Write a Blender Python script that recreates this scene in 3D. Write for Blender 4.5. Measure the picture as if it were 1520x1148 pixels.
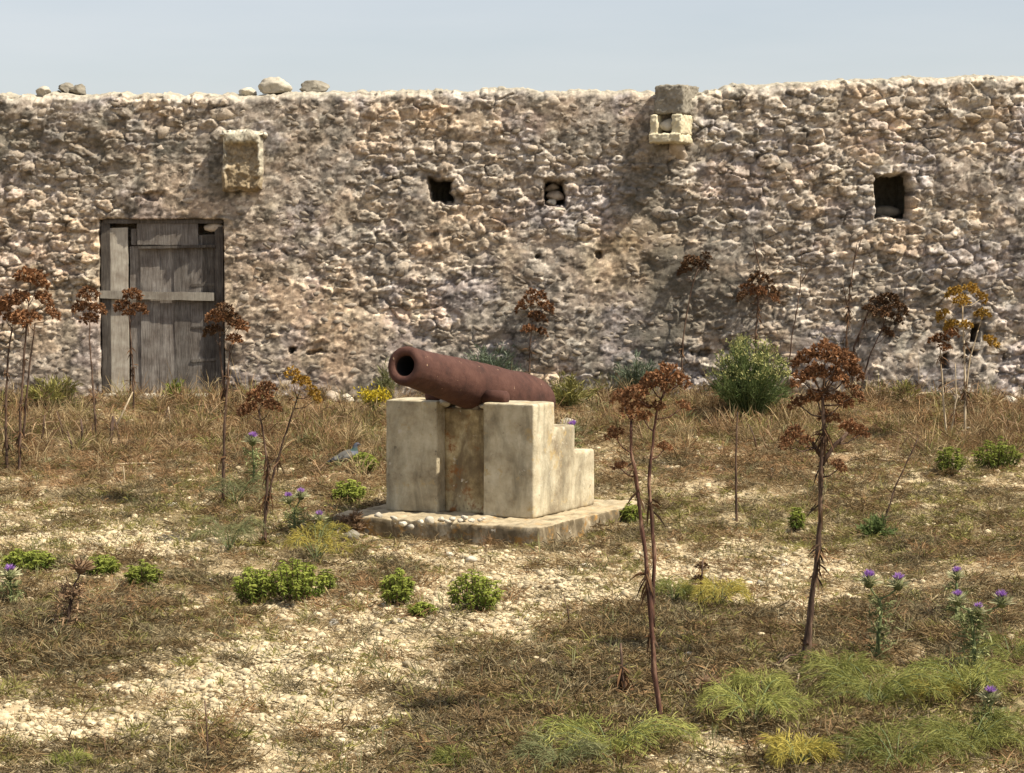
import bpy, bmesh, math, random
import numpy as np
from mathutils import Vector, Matrix, Euler

for o in list(bpy.data.objects):
    bpy.data.objects.remove(o)
scene = bpy.context.scene
C = scene.collection
random.seed(7)
RNG = np.random.default_rng(7)
R = math.radians

# ------------------------------------------------------------------ camera
FPX, W0, H0, HORIZON = 3300.0, 1520.0, 1148.0, 384.0
EYE = Vector((0.0, 0.0, 2.5))
PITCH = math.atan((H0 / 2 - HORIZON) / FPX)
cam = bpy.data.cameras.new('camera')
cam.sensor_width = 36.0
cam.lens = 36.0 * FPX / W0
cam.clip_end = 3000.0
camo = bpy.data.objects.new('camera', cam)
C.objects.link(camo)
camo.location = EYE
camo.rotation_euler = (math.pi / 2 - PITCH, 0, 0)
scene.camera = camo

# ------------------------------------------------------------------ sky, sun, exposure
SUN = Vector((1.0, -0.44, 1.5)).normalized()
world = bpy.data.worlds.new('World')
scene.world = world
world.use_nodes = True
wn, wl = world.node_tree.nodes, world.node_tree.links
wn.clear()
sky = wn.new('ShaderNodeTexSky')
sky.sky_type = 'NISHITA'
sky.sun_disc = False
sky.sun_elevation = math.asin(SUN.z)
sky.sun_rotation = math.atan2(SUN.x, SUN.y)
sky.altitude = 20
sky.air_density = 1.0
sky.dust_density = 1.6
sky.ozone_density = 2.0
# thin, even high cloud over the whole sky
tc = wn.new('ShaderNodeTexCoord')
mp = wn.new('ShaderNodeMapping'); mp.inputs['Scale'].default_value = (2.2, 2.2, 14.0)
nz = wn.new('ShaderNodeTexNoise'); nz.inputs['Scale'].default_value = 1.6; nz.inputs['Detail'].default_value = 5
rp = wn.new('ShaderNodeValToRGB')
rp.color_ramp.elements[0].position = 0.30; rp.color_ramp.elements[0].color = (0.36, 0.36, 0.36, 1)
rp.color_ramp.elements[1].position = 0.72; rp.color_ramp.elements[1].color = (0.55, 0.55, 0.55, 1)
mx = wn.new('ShaderNodeMixRGB'); mx.inputs['Color2'].default_value = (7.6, 7.5, 7.5, 1)
bg = wn.new('ShaderNodeBackground'); bg.inputs['Strength'].default_value = 0.076
wo = wn.new('ShaderNodeOutputWorld')
wl.new(tc.outputs['Generated'], mp.inputs['Vector']); wl.new(mp.outputs[0], nz.inputs['Vector'])
wl.new(nz.outputs['Fac'], rp.inputs[0]); wl.new(rp.outputs[0], mx.inputs['Fac'])
wl.new(sky.outputs[0], mx.inputs['Color1']); wl.new(mx.outputs[0], bg.inputs['Color'])
wl.new(bg.outputs[0], wo.inputs['Surface'])

sl = bpy.data.lights.new('sun', 'SUN')
sl.energy = 5.0
sl.angle = R(0.7)
sl.color = (1.0, 0.915, 0.765)
so = bpy.data.objects.new('sun', sl); C.objects.link(so)
so.rotation_euler = SUN.to_track_quat('Z', 'Y').to_euler()
so.location = (20, -10, 30)

vs = scene.view_settings
vs.view_transform = 'Standard'; vs.look = 'None'; vs.gamma = 1.0; vs.exposure = 0.70
vs.use_curve_mapping = False

# ------------------------------------------------------------------ numeric noise
def hsh(i, j, s):
    n = (i.astype(np.int64) * 374761393 + j.astype(np.int64) * 668265263 + s * 974634777) & 0xFFFFFFFF
    n = ((n ^ (n >> 13)) * 1274126177) & 0xFFFFFFFF
    return ((n ^ (n >> 16)) & 0xFFFFFF).astype(np.float64) / 0xFFFFFF
def vnoise(x, y, s=0):
    x = np.asarray(x, float); y = np.asarray(y, float)
    i, j = np.floor(x), np.floor(y)
    u, v = x - i, y - j
    u = u * u * u * (u * (u * 6 - 15) + 10); v = v * v * v * (v * (v * 6 - 15) + 10)
    a = hsh(i, j, s); b = hsh(i + 1, j, s); c = hsh(i, j + 1, s); d = hsh(i + 1, j + 1, s)
    return a + (b - a) * u + (c - a) * v + (a - b - c + d) * u * v
def fbm(x, y, s=0, o=4, g=0.5):
    t, a, n = 0.0, 1.0, 0.0
    for k in range(o):
        t = t + a * vnoise(np.asarray(x) * 2**k + 13.7 * k, np.asarray(y) * 2**k - 7.3 * k, s + k); n += a; a *= g
    return t / n
def sstep(a, b, x):
    t = np.clip((x - a) / (b - a), 0, 1); return t * t * (3 - 2 * t)

# ------------------------------------------------------------------ ground height and picture <-> place
def gbase(y):
    return 0.80 * np.clip((np.asarray(y, float) - 10.5) / 16.5, 0, 1) ** 1.9
def gz(x, y):
    x = np.asarray(x, float); y = np.asarray(y, float)
    h = gbase(y) + 0.10 * (fbm(x * 0.45, y * 0.45, 3, 3) - 0.5)
    near = sstep(60, 30, np.abs(x)) * sstep(60, 32, y)
    h = h + near * (0.10 * (fbm(x * 1.7 + 5, y * 1.7, 9, 3) - 0.5) + 0.035 * (fbm(x * 7, y * 7, 21, 3) - 0.5))
    return h
def ray(px, py):
    cx, cy = (px - W0 / 2) / FPX, -(py - H0 / 2) / FPX
    F = Vector((0, math.cos(PITCH), -math.sin(PITCH))); U = Vector((0, math.sin(PITCH), math.cos(PITCH)))
    return F + Vector((1, 0, 0)) * cx + U * cy
def P(px, py, Y):
    d = ray(px, py); return EYE + d * (Y / d.y)
def G(px, py):
    d = ray(px, py); Y = 9.0
    while Y < 26.8:
        p = EYE + d * (Y / d.y)
        if p.z <= float(gz(p.x, p.y)): break
        Y += 0.02
    p = EYE + d * (Y / d.y)
    return Vector((p.x, p.y, float(gz(p.x, p.y))))
def to_px(x, y, z):
    dy, dz = y, z - EYE.z
    w = dy * math.cos(PITCH) - dz * math.sin(PITCH)
    v = dy * math.sin(PITCH) + dz * math.cos(PITCH)
    return W0 / 2 + FPX * x / w, H0 / 2 - FPX * v / w

# ------------------------------------------------------------------ materials
def mat(name):
    m = bpy.data.materials.new(name); m.use_nodes = True
    nt = m.node_tree; b = nt.nodes['Principled BSDF']
    b.inputs['Specular IOR Level'].default_value = 0.25
    return m, nt, b
def ramp(nt, fac, stops):
    r = nt.nodes.new('ShaderNodeValToRGB')
    while len(r.color_ramp.elements) < len(stops): r.color_ramp.elements.new(0.5)
    for e, (p, c) in zip(r.color_ramp.elements, stops): e.position = p; e.color = (*c, 1)
    nt.links.new(fac, r.inputs[0]); return r.outputs[0]
def noise(nt, scale, detail=6, rough=0.6, stretch=None, coord='Object', dist=0.0):
    t = nt.nodes.new('ShaderNodeTexCoord'); v = t.outputs[coord]
    if stretch:
        mp = nt.nodes.new('ShaderNodeMapping'); mp.inputs['Scale'].default_value = stretch
        nt.links.new(v, mp.inputs[0]); v = mp.outputs[0]
    n = nt.nodes.new('ShaderNodeTexNoise'); n.inputs['Scale'].default_value = scale
    n.inputs['Detail'].default_value = detail; n.inputs['Roughness'].default_value = rough
    n.inputs['Distortion'].default_value = dist
    nt.links.new(v, n.inputs['Vector']); return n.outputs['Fac']
def mixc(nt, fac, a, b, mode='MIX'):
    m = nt.nodes.new('ShaderNodeMixRGB'); m.blend_type = mode
    for s, v in ((0, fac), (1, a), (2, b)):
        if isinstance(v, (int, float)): m.inputs[s].default_value = v
        elif isinstance(v, tuple): m.inputs[s].default_value = (*v, 1)
        else: nt.links.new(v, m.inputs[s])
    return m.outputs[0]
def bump(nt, b, h, strength, dist):
    n = nt.nodes.new('ShaderNodeBump'); n.inputs['Strength'].default_value = strength; n.inputs['Distance'].default_value = dist
    nt.links.new(h, n.inputs['Height']); nt.links.new(n.outputs[0], b.inputs['Normal'])
def rnd_scale(nt, lo, hi):
    oi = nt.nodes.new('ShaderNodeObjectInfo'); mr = nt.nodes.new('ShaderNodeMapRange')
    mr.inputs[3].default_value = lo; mr.inputs[4].default_value = hi
    nt.links.new(oi.outputs['Random'], mr.inputs[0]); return mr.outputs[0]
def rock_mat(name, stops, rough=0.9, scale=9, rnd=(0.7, 1.2), bs=0.6):
    m, nt, b = mat(name)
    c = ramp(nt, noise(nt, scale, 7, 0.65), stops)
    c = mixc(nt, 1.0, c, rnd_scale(nt, *rnd), 'MULTIPLY')
    nt.links.new(c, b.inputs['Base Color']); b.inputs['Roughness'].default_value = rough
    bump(nt, b, noise(nt, scale * 5, 6, 0.7), bs, 0.01)
    return m
def leaf_mat(name, ca, cb, trans=0.3, rnd=(0.75, 1.2)):
    m, nt, b = mat(name)
    at = nt.nodes.new('ShaderNodeAttribute'); at.attribute_name = 'tint'
    c = mixc(nt, at.outputs['Fac'], ca, cb)
    c = mixc(nt, 1.0, c, rnd_scale(nt, *rnd), 'MULTIPLY')
    nt.links.new(c, b.inputs['Base Color']); b.inputs['Roughness'].default_value = 0.7
    b.inputs['Specular IOR Level'].default_value = 0.15
    if trans > 0:
        tr = nt.nodes.new('ShaderNodeBsdfTranslucent'); nt.links.new(c, tr.inputs[0])
        ms = nt.nodes.new('ShaderNodeMixShader'); ms.inputs[0].default_value = trans
        nt.links.new(b.outputs[0], ms.inputs[1]); nt.links.new(tr.outputs[0], ms.inputs[2])
        nt.links.new(ms.outputs[0], nt.nodes['Material Output'].inputs[0])
    return m

M = {}
M['stone'] = rock_mat('wall stone', [(0.25, (0.20, 0.165, 0.13)), (0.5, (0.36, 0.30, 0.235)), (0.75, (0.52, 0.45, 0.36))], rnd=(0.6, 1.2))
M['pale'] = rock_mat('pale limestone', [(0.25, (0.30, 0.27, 0.21)), (0.5, (0.52, 0.47, 0.38)), (0.8, (0.66, 0.61, 0.50))], rnd=(0.75, 1.1))
M['pebble'] = rock_mat('pebble', [(0.25, (0.42, 0.33, 0.20)), (0.6, (0.63, 0.53, 0.35)), (0.85, (0.74, 0.66, 0.48))], scale=4, rnd=(0.55, 1.12), bs=0.3)
M['ochre'] = rock_mat('ochre sandstone', [(0.25, (0.18, 0.125, 0.06)), (0.5, (0.36, 0.27, 0.15)), (0.8, (0.47, 0.38, 0.24))], rnd=(0.95, 1.05), scale=12, bs=0.9)
M['greyblock'] = rock_mat('grey block', [(0.3, (0.13, 0.115, 0.09)), (0.6, (0.25, 0.225, 0.18)), (0.85, (0.38, 0.35, 0.28))], rnd=(0.95, 1.05))
M['creamblock'] = rock_mat('cream block', [(0.25, (0.38, 0.33, 0.22)), (0.6, (0.58, 0.52, 0.37)), (0.85, (0.68, 0.63, 0.49))], rnd=(0.98, 1.02))

def wood_mat(name, stops, sc=1.0):
    m, nt, b = mat(name)
    n1 = noise(nt, 9 * sc, 8, 0.7, (6, 6, 0.5), dist=0.6)
    c = ramp(nt, n1, stops)
    st = ramp(nt, noise(nt, 5, 4, 0.6), [(0.35, (0.62, 0.58, 0.56)), (0.62, (1, 1, 1))])
    c = mixc(nt, 1.0, c, st, 'MULTIPLY')
    c = mixc(nt, 1.0, c, rnd_scale(nt, 0.75, 1.2), 'MULTIPLY')
    nt.links.new(c, b.inputs['Base Color']); b.inputs['Roughness'].default_value = 0.85
    bump(nt, b, noise(nt, 22 * sc, 8, 0.75, (7, 7, 0.35)), 0.8, 0.008)
    return m
M['wood'] = wood_mat('weathered grey wood', [(0.3, (0.085, 0.075, 0.066)), (0.5, (0.20, 0.18, 0.16)), (0.72, (0.33, 0.305, 0.275))])
M['wooddark'] = wood_mat('dark old wood', [(0.3, (0.045, 0.04, 0.035)), (0.55, (0.12, 0.105, 0.09)), (0.75, (0.22, 0.20, 0.17))])
M['woodpale'] = wood_mat('bleached wood', [(0.25, (0.22, 0.19, 0.155)), (0.5, (0.36, 0.33, 0.275)), (0.75, (0.46, 0.42, 0.36))])

def rust():
    m, nt, b = mat('rusted iron')
    c = ramp(nt, noise(nt, 7, 9, 0.7), [(0.3, (0.034, 0.016, 0.012)), (0.5, (0.068, 0.029, 0.021)), (0.75, (0.108, 0.051, 0.037))])
    sp = ramp(nt, noise(nt, 45, 3, 0.5), [(0.62, (0, 0, 0)), (0.70, (1, 1, 1))])
    c = mixc(nt, sp, c, (0.07, 0.032, 0.025))
    pl = ramp(nt, noise(nt, 26, 2, 0.5), [(0.735, (0, 0, 0)), (0.76, (1, 1, 1))])
    c = mixc(nt, pl, c, (0.33, 0.22, 0.14))
    nt.links.new(c, b.inputs['Base Color']); b.inputs['Roughness'].default_value = 0.82
    bump(nt, b, noise(nt, 38, 8, 0.75), 0.55, 0.012)
    return m
M['rust'] = rust()
def plain(name, col, rough=0.8):
    m, nt, b = mat(name)
    c = mixc(nt, noise(nt, 30, 4), tuple(v * 0.75 for v in col), tuple(min(1, v * 1.2) for v in col))
    nt.links.new(c, b.inputs['Base Color']); b.inputs['Roughness'].default_value = rough; return m
M['bore'] = plain('dark bore', (0.012, 0.010, 0.010), 0.95)  # near-black tone all through the bore

def concrete(name, stops, streak, lichen, lich_amt, s_lo=0.40, s_hi=0.66, s_amt=0.8, dust=None):
    m, nt, b = mat(name)
    c = ramp(nt, noise(nt, 3.2, 9, 0.68, coord='Object'), stops)
    s = ramp(nt, noise(nt, 2.4, 8, 0.66, (2.2, 2.2, 0.8), dist=0.5), [(s_lo, (0, 0, 0)), (s_hi, (1, 1, 1))])
    s2 = nt.nodes.new('ShaderNodeMath'); s2.operation = 'MULTIPLY'; s2.inputs[1].default_value = s_amt
    nt.links.new(s, s2.inputs[0])
    c = mixc(nt, s2.outputs[0], c, streak)
    l = ramp(nt, noise(nt, 6.0, 8, 0.72), [(lich_amt, (0, 0, 0)), (lich_amt + 0.10, (1, 1, 1))])
    c = mixc(nt, l, c, lichen)
    k = ramp(nt, noise(nt, 17, 5, 0.7), [(0.62, (0, 0, 0)), (0.70, (1, 1, 1))])
    c = mixc(nt, k, c, (0.15, 0.125, 0.085))
    p = ramp(nt, noise(nt, 11, 4, 0.6, (1, 1, 1.3)), [(0.66, (0, 0, 0)), (0.71, (1, 1, 1))])
    c = mixc(nt, p, c, (0.52, 0.47, 0.38))
    if dust:                                  # dust and grit settle on the upper faces
        g = nt.nodes.new('ShaderNodeNewGeometry'); sx = nt.nodes.new('ShaderNodeSeparateXYZ'); nt.links.new(g.outputs['Normal'], sx.inputs[0])
        d = ramp(nt, sx.outputs['Z'], [(0.55, (0, 0, 0)), (0.85, (1, 1, 1))]); c = mixc(nt, mixc(nt, 1.0, d, ramp(nt, noise(nt, 5, 7, .7), [(.35, (.15, .15, .15)), (.6, (.9, .9, .9))]), 'MULTIPLY'), c, dust)
    nt.links.new(c, b.inputs['Base Color']); b.inputs['Roughness'].default_value = 0.92
    bump(nt, b, noise(nt, 34, 9, 0.75), 0.8, 0.010)
    return m
M['conc'] = concrete('weathered cement', [(0.36, (0.25, 0.20, 0.13)), (0.48, (0.43, 0.37, 0.255)), (0.64, (0.58, 0.52, 0.38))], (0.18, 0.155, 0.105), (0.42, 0.31, 0.15), 0.57, 0.44, 0.66, 0.8)
M['ochreplaster'] = concrete('ochre plaster', [(0.36, (0.15, 0.105, 0.055)), (0.50, (0.36, 0.28, 0.15)), (0.60, (0.58, 0.49, 0.30))], (0.14, 0.105, 0.065), (0.25, 0.11, 0.04), 0.55, 0.46, 0.62, 0.8)
M['plinth'] = concrete('lichened plinth', [(0.38, (0.20, 0.155, 0.095)), (0.5, (0.40, 0.33, 0.22)), (0.64, (0.56, 0.49, 0.36))], (0.10, 0.075, 0.042), (0.32, 0.18, 0.055), 0.53, 0.36, 0.56, 0.9, (0.46, 0.38, 0.25))

def wall_mat():
    m, nt, b = mat('rubble and render')
    at = nt.nodes.new('ShaderNodeAttribute'); at.attribute_name = 'Col'
    n = ramp(nt, noise(nt, 22, 7, 0.7), [(0.28, (0.58, 0.56, 0.54)), (0.5, (0.95, 0.95, 0.95)), (0.75, (1.35, 1.33, 1.28))])
    c = mixc(nt, 1.0, at.outputs['Color'], n, 'MULTIPLY')
    nt.links.new(c, b.inputs['Base Color']); b.inputs['Roughness'].default_value = 0.95
    b.inputs['Specular IOR Level'].default_value = 0.1
    bump(nt, b, noise(nt, 42, 8, 0.75), 0.8, 0.012)
    return m
M['wall'] = wall_mat()
def ground_mat():
    m, nt, b = mat('stony dry soil')
    at = nt.nodes.new('ShaderNodeAttribute'); at.attribute_name = 'Col'
    n = ramp(nt, noise(nt, 9, 9, 0.75), [(0.3, (0.55, 0.53, 0.5)), (0.5, (0.95, 0.95, 0.95)), (0.72, (1.3, 1.28, 1.22))])
    c = mixc(nt, 1.0, at.outputs['Color'], n, 'MULTIPLY')
    nt.links.new(c, b.inputs['Base Color']); b.inputs['Roughness'].default_value = 0.97
    b.inputs['Specular IOR Level'].default_value = 0.1
    bump(nt, b, noise(nt, 25, 8, 0.75), 0.9, 0.02)
    return m
M['ground'] = ground_mat()
def vcol_mat(name, rough=0.75):
    m, nt, b = mat(name)
    at = nt.nodes.new('ShaderNodeAttribute'); at.attribute_name = 'Col'
    c = mixc(nt, noise(nt, 60, 4), at.outputs['Color'], (0.5, 0.5, 0.5), 'MULTIPLY')
    c = mixc(nt, 0.35, at.outputs['Color'], c)
    nt.links.new(c, b.inputs['Base Color']); b.inputs['Roughness'].default_value = rough; return m
M['feather'] = vcol_mat('pigeon feathers', 0.95)

M['umbel'] = leaf_mat('dry umbel', (0.095, 0.046, 0.023), (0.34, 0.175, 0.085), 0.25)
M['umbelyellow'] = leaf_mat('ochre umbel', (0.20, 0.11, 0.02), (0.42, 0.26, 0.05), 0.2)
M['umbeldark'] = leaf_mat('dark umbel', (0.05, 0.032, 0.02), (0.16, 0.085, 0.04), 0.1)
def stem_mat(name, a, b_, c_):
    m, nt, b = mat(name)
    c = ramp(nt, noise(nt, 20, 6, 0.7, (2, 2, 0.35)), [(0.36, a), (0.52, b_), (0.68, c_)])
    nt.links.new(c, b.inputs['Base Color']); b.inputs['Roughness'].default_value = 0.75; return m
M['stem'] = stem_mat('dry stem', (0.026, 0.016, 0.011), (0.085, 0.050, 0.033), (0.21, 0.14, 0.095))
M['stemred'] = stem_mat('reddish stem', (0.030, 0.015, 0.010), (0.095, 0.042, 0.029), (0.27, 0.17, 0.11))
M['stempale'] = stem_mat('bleached stalk', (0.28, 0.21, 0.13), (0.45, 0.36, 0.24), (0.58, 0.49, 0.35))
M['stemgreen'] = stem_mat('green stem', (0.06, 0.08, 0.03), (0.12, 0.15, 0.06), (0.20, 0.22, 0.10))
M['straw'] = leaf_mat('straw', (0.24, 0.165, 0.08), (0.50, 0.39, 0.22), 0.25)
M['brown'] = leaf_mat('brown litter', (0.060, 0.040, 0.018), (0.25, 0.17, 0.08), 0.2)
M['greybrown'] = leaf_mat('grey twigs', (0.060, 0.047, 0.025), (0.28, 0.225, 0.125), 0.15)
M['rusty'] = leaf_mat('russet grass', (0.13, 0.070, 0.032), (0.35, 0.215, 0.105), 0.2)
M['olive'] = leaf_mat('olive grass', (0.11, 0.105, 0.028), (0.31, 0.28, 0.09), 0.25)
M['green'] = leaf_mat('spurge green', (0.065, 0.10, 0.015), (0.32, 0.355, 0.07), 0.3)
M['fern'] = leaf_mat('feathery green', (0.11, 0.13, 0.026), (0.41, 0.40, 0.12), 0.35, (.65, 1.25))
M['fernyellow'] = leaf_mat('feathery yellow', (0.26, 0.23, 0.05), (0.52, 0.42, 0.10), 0.3)
M['ferngrey'] = leaf_mat('feathery grey green', (0.115, 0.12, 0.05), (0.27, 0.265, 0.13), 0.3)
M['bush'] = leaf_mat('fennel bush green', (0.065, 0.10, 0.03), (0.19, 0.235, 0.085), 0.3)
M['bushtop'] = leaf_mat('fennel flower', (0.20, 0.21, 0.07), (0.38, 0.36, 0.15), 0.3)
M['bluegreen'] = leaf_mat('blue green leaf', (0.075, 0.10, 0.065), (0.215, 0.255, 0.175), 0.25)
M['yellow'] = leaf_mat('yellow blossom', (0.50, 0.37, 0.02), (0.72, 0.58, 0.05), 0.3)
M['purple'] = leaf_mat('thistle purple', (0.30, 0.14, 0.46), (0.54, 0.31, 0.68), 0.3, (.9, 1.1))
M['spine'] = leaf_mat('pale spines', (0.26, 0.27, 0.13), (0.52, 0.49, 0.31), 0.2)
M['thistle'] = leaf_mat('thistle leaf', (0.10, 0.12, 0.045), (0.32, 0.33, 0.15), 0.25)
M['deadhead'] = leaf_mat('dead thistle', (0.10, 0.06, 0.035), (0.36, 0.24, 0.14), 0.1)

# ------------------------------------------------------------------ object helpers
def link(o, parent=None):
    C.objects.link(o)
    if parent: o.parent = parent
    return o
def mesh_obj(name, verts, faces, m, parent=None, smooth=False, tint=None, link_it=True):
    me = bpy.data.meshes.new(name)
    me.from_pydata([tuple(v) for v in verts], [], [tuple(f) for f in faces])
    if smooth: me.polygons.foreach_set('use_smooth', [True] * len(me.polygons))
    if tint is not None:
        a = me.attributes.new('tint', 'FLOAT', 'POINT'); a.data.foreach_set('value', np.asarray(tint, np.float32))
    if m: me.materials.append(m)
    me.update()
    o = bpy.data.objects.new(name, me)
    return link(o, parent) if link_it else o
def fast_mesh(name, V, F4=None, F3=None, m=None, parent=None, smooth=False, col=None, tint=None, link_it=True):
    """numpy arrays straight into a mesh"""
    me = bpy.data.meshes.new(name)
    V = np.asarray(V, np.float32)
    me.vertices.add(len(V)); me.vertices.foreach_set('co', V.ravel())
    n4 = 0 if F4 is None else len(F4); n3 = 0 if F3 is None else len(F3)
    me.loops.add(n4 * 4 + n3 * 3); me.polygons.add(n4 + n3)
    idx = []; st = []; tot = []
    if n4: idx.append(np.asarray(F4).ravel()); st.append(np.arange(n4) * 4); tot.append(np.full(n4, 4))
    if n3: idx.append(np.asarray(F3).ravel()); st.append(n4 * 4 + np.arange(n3) * 3); tot.append(np.full(n3, 3))
    me.loops.foreach_set('vertex_index', np.concatenate(idx).astype(np.int32))
    me.polygons.foreach_set('loop_start', np.concatenate(st).astype(np.int32))
    if smooth: me.polygons.foreach_set('use_smooth', np.ones(n4 + n3, bool))
    me.update(calc_edges=True)
    if col is not None:
        a = me.attributes.new('Col', 'FLOAT_COLOR', 'POINT')
        a.data.foreach_set('color', np.concatenate([col, np.ones((len(V), 1))], 1).astype(np.float32).ravel())
    if tint is not None:
        a = me.attributes.new('tint', 'FLOAT', 'POINT'); a.data.foreach_set('value', np.asarray(tint, np.float32))
    if m: me.materials.append(m)
    o = bpy.data.objects.new(name, me)
    return link(o, parent) if link_it else o
def empty(name, loc, label, cat, group=None, rz=0.0):
    o = bpy.data.objects.new(name, None); o.location = loc; o.rotation_euler = (0, 0, rz)
    o.empty_display_size = 0.1
    C.objects.link(o); return tag(o, label, cat, group)
def tag(o, label=None, cat=None, group=None, kind=None):
    if label: o['label'] = label
    if cat: o['category'] = cat
    if group: o['group'] = group
    if kind: o['kind'] = kind
    return o
class MB:
    """collects shapes for ONE mesh object"""
    def __init__(s): s.v, s.f, s.t = [], [], []
    def add(s, vs_, fs_, tint=0.5):
        k = len(s.v); s.v += [tuple(v) for v in vs_]; s.f += [tuple(i + k for i in f) for f in fs_]; s.t += [tint] * len(vs_)
    def box(s, a, b):
        x0, y0, z0 = a; x1, y1, z1 = b
        s.add([(x0,y0,z0),(x1,y0,z0),(x1,y1,z0),(x0,y1,z0),(x0,y0,z1),(x1,y0,z1),(x1,y1,z1),(x0,y1,z1)],
              [(0,3,2,1),(4,5,6,7),(0,1,5,4),(1,2,6,5),(2,3,7,6),(3,0,4,7)])
    def tube(s, pts, rad, sides=6, tint=0.5, cap=True):
        pts = [Vector(p) for p in pts]; n = len(pts); vs_, fs_ = [], []
        u = None
        for i, p in enumerate(pts):
            d = (pts[min(i + 1, n - 1)] - pts[max(i - 1, 0)]).normalized()
            if u is None: u = d.cross(Vector((0.3, 1, 0.2))).normalized()
            u = (u - d * u.dot(d)).normalized(); w = d.cross(u)
            r = rad[i] if isinstance(rad, (list, tuple)) else rad
            for k in range(sides):
                a = 2 * math.pi * k / sides; vs_.append(p + (u * math.cos(a) + w * math.sin(a)) * r)
        for i in range(n - 1):
            for k in range(sides):
                k2 = (k + 1) % sides; fs_.append((i*sides+k, i*sides+k2, (i+1)*sides+k2, (i+1)*sides+k))
        if cap: fs_ += [tuple(range(sides))[::-1], tuple((n-1)*sides + k for k in range(sides))]
        s.add(vs_, fs_, tint)
    def blade(s, p, d, L, w, droop=0.0, tint=0.5, side=None):
        p = Vector(p); d = Vector(d).normalized()
        if side is None:
            side = d.cross(Vector((random.uniform(-1,1), random.uniform(-1,1), random.uniform(-1,1))))
            if side.length < 1e-4: side = Vector((1, 0, 0))
        side = side.normalized() * w / 2
        m = p + d * L * 0.55 + Vector((0, 0, -droop * L * 0.3)); t = p + d * L + Vector((0, 0, -droop * L))
        s.add([p - side * 0.6, p + side * 0.6, m + side, m - side, t], [(0,1,2,3),(3,2,4)], tint)
    def build(s, name, m, parent=None, smooth=False, link_it=True):
        return mesh_obj(name, s.v, s.f, m, parent, smooth, s.t, link_it)
def blades_np(base, dirs, L, w, droop, tint):
    """many blades at once -> V, F4, F3, tint"""
    n = len(base)
    d = dirs / np.linalg.norm(dirs, axis=1, keepdims=True)
    s = np.cross(d, RNG.normal(size=(n, 3))); s /= np.linalg.norm(s, axis=1, keepdims=True) + 1e-9
    s = s * (w / 2)[:, None]; dn = np.zeros((n, 3)); dn[:, 2] = -1
    m = base + d * (L * 0.55)[:, None] + dn * (droop * L * 0.3)[:, None]
    t = base + d * L[:, None] + dn * (droop * L)[:, None]
    V = np.stack([base - s * 0.6, base + s * 0.6, m + s, m - s, t], 1).reshape(-1, 3)
    k = (np.arange(n) * 5)[:, None]
    return V, k + np.array([0, 1, 2, 3]), k + np.array([3, 2, 4]), np.repeat(tint, 5)
def blade_obj(name, base, dirs, L, w, droop, tint, m, parent=None, link_it=True):
    V, F4, F3, t = blades_np(base, dirs, L, w, droop, tint)
    return fast_mesh(name, V, F4, F3, m, parent, tint=t, link_it=link_it)

ICO = {}
def ico(sub):
    if sub not in ICO:
        bm = bmesh.new(); bmesh.ops.create_icosphere(bm, subdivisions=sub, radius=1.0)
        bm.verts.ensure_lookup_table()
        ICO[sub] = (np.array([v.co[:] for v in bm.verts]), np.array([[v.index for v in f.verts] for f in bm.faces])); bm.free()
    return ICO[sub]
def rock(seed, sub=2, cuts=9, size=(1, 1, 1), lump=0.12):
    """angular stone: a sphere shaved by random planes, then roughened"""
    rg = np.random.default_rng(seed); V, F = ico(sub); V = V.copy()
    for _ in range(cuts):
        n = rg.normal(size=3); n /= np.linalg.norm(n); d = rg.uniform(0.5, 0.85)
        e = V @ n - d; V -= np.outer(np.clip(e, 0, None), n)
    V += rg.normal(size=V.shape) * lump * (0.35 if sub > 1 else 0.6)
    V *= 1 + lump * (fbm(V[:, 0] * 2 + seed, V[:, 1] * 2 + V[:, 2] * 3, seed, 2)[:, None] - 0.5) * 3
    return V * np.array(size), F
def rock_obj(name, seed, size, m, loc, rot=(0, 0, 0), parent=None, sub=2, cuts=9):
    V, F = rock(seed, sub, cuts, size)
    o = fast_mesh(name, V, F3=F, m=m, parent=parent, smooth=False)
    o.location = loc; o.rotation_euler = rot; return o

def rough_rock(name, seed, size, m, loc, rot=(0, 0, 0), parent=None):
    """larger weathered boulder: shaved, then pitted"""
    V, F = rock(seed, 4, 11, (1, 1, 1), 0.0); nrm = V / np.linalg.norm(V, axis=1, keepdims=True)
    V = V + nrm * (0.30 * (fbm(V[:, 0] * 2.3 + seed, V[:, 2] * 2.3 + V[:, 1] * 1.7, seed, 4, .6) - .5) + 0.14 * (fbm(V[:, 0] * 8 + V[:, 1] * 5, V[:, 2] * 8, seed + 9, 3) - .5))[:, None]
    V[:, 2] = np.maximum(V[:, 2], -0.6)
    o = fast_mesh(name, V * np.array(size), F3=F, m=m, parent=parent); o.location = loc; o.rotation_euler = rot; return o
def worn(o, vox=0.018, amp=0.02, size=0.25, smooth=4, seed=0):
    """worn masonry: voxel remesh, soften, roughen"""
    md = o.modifiers.new('remesh', 'REMESH'); md.mode = 'VOXEL'; md.voxel_size = vox; md.use_smooth_shade = True
    sm = o.modifiers.new('soften', 'SMOOTH'); sm.iterations = smooth; sm.factor = 0.5
    for k, (a, s_) in enumerate(((amp, size), (amp * 0.5, size * 0.25))):
        tx = bpy.data.textures.new('erosion', 'CLOUDS'); tx.noise_scale = s_; tx.noise_depth = 3
        dp = o.modifiers.new('erosion', 'DISPLACE'); dp.texture = tx; dp.strength = a; dp.mid_level = 0.5
        dp.texture_coords = 'GLOBAL' if seed else 'LOCAL'
    return o

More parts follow.
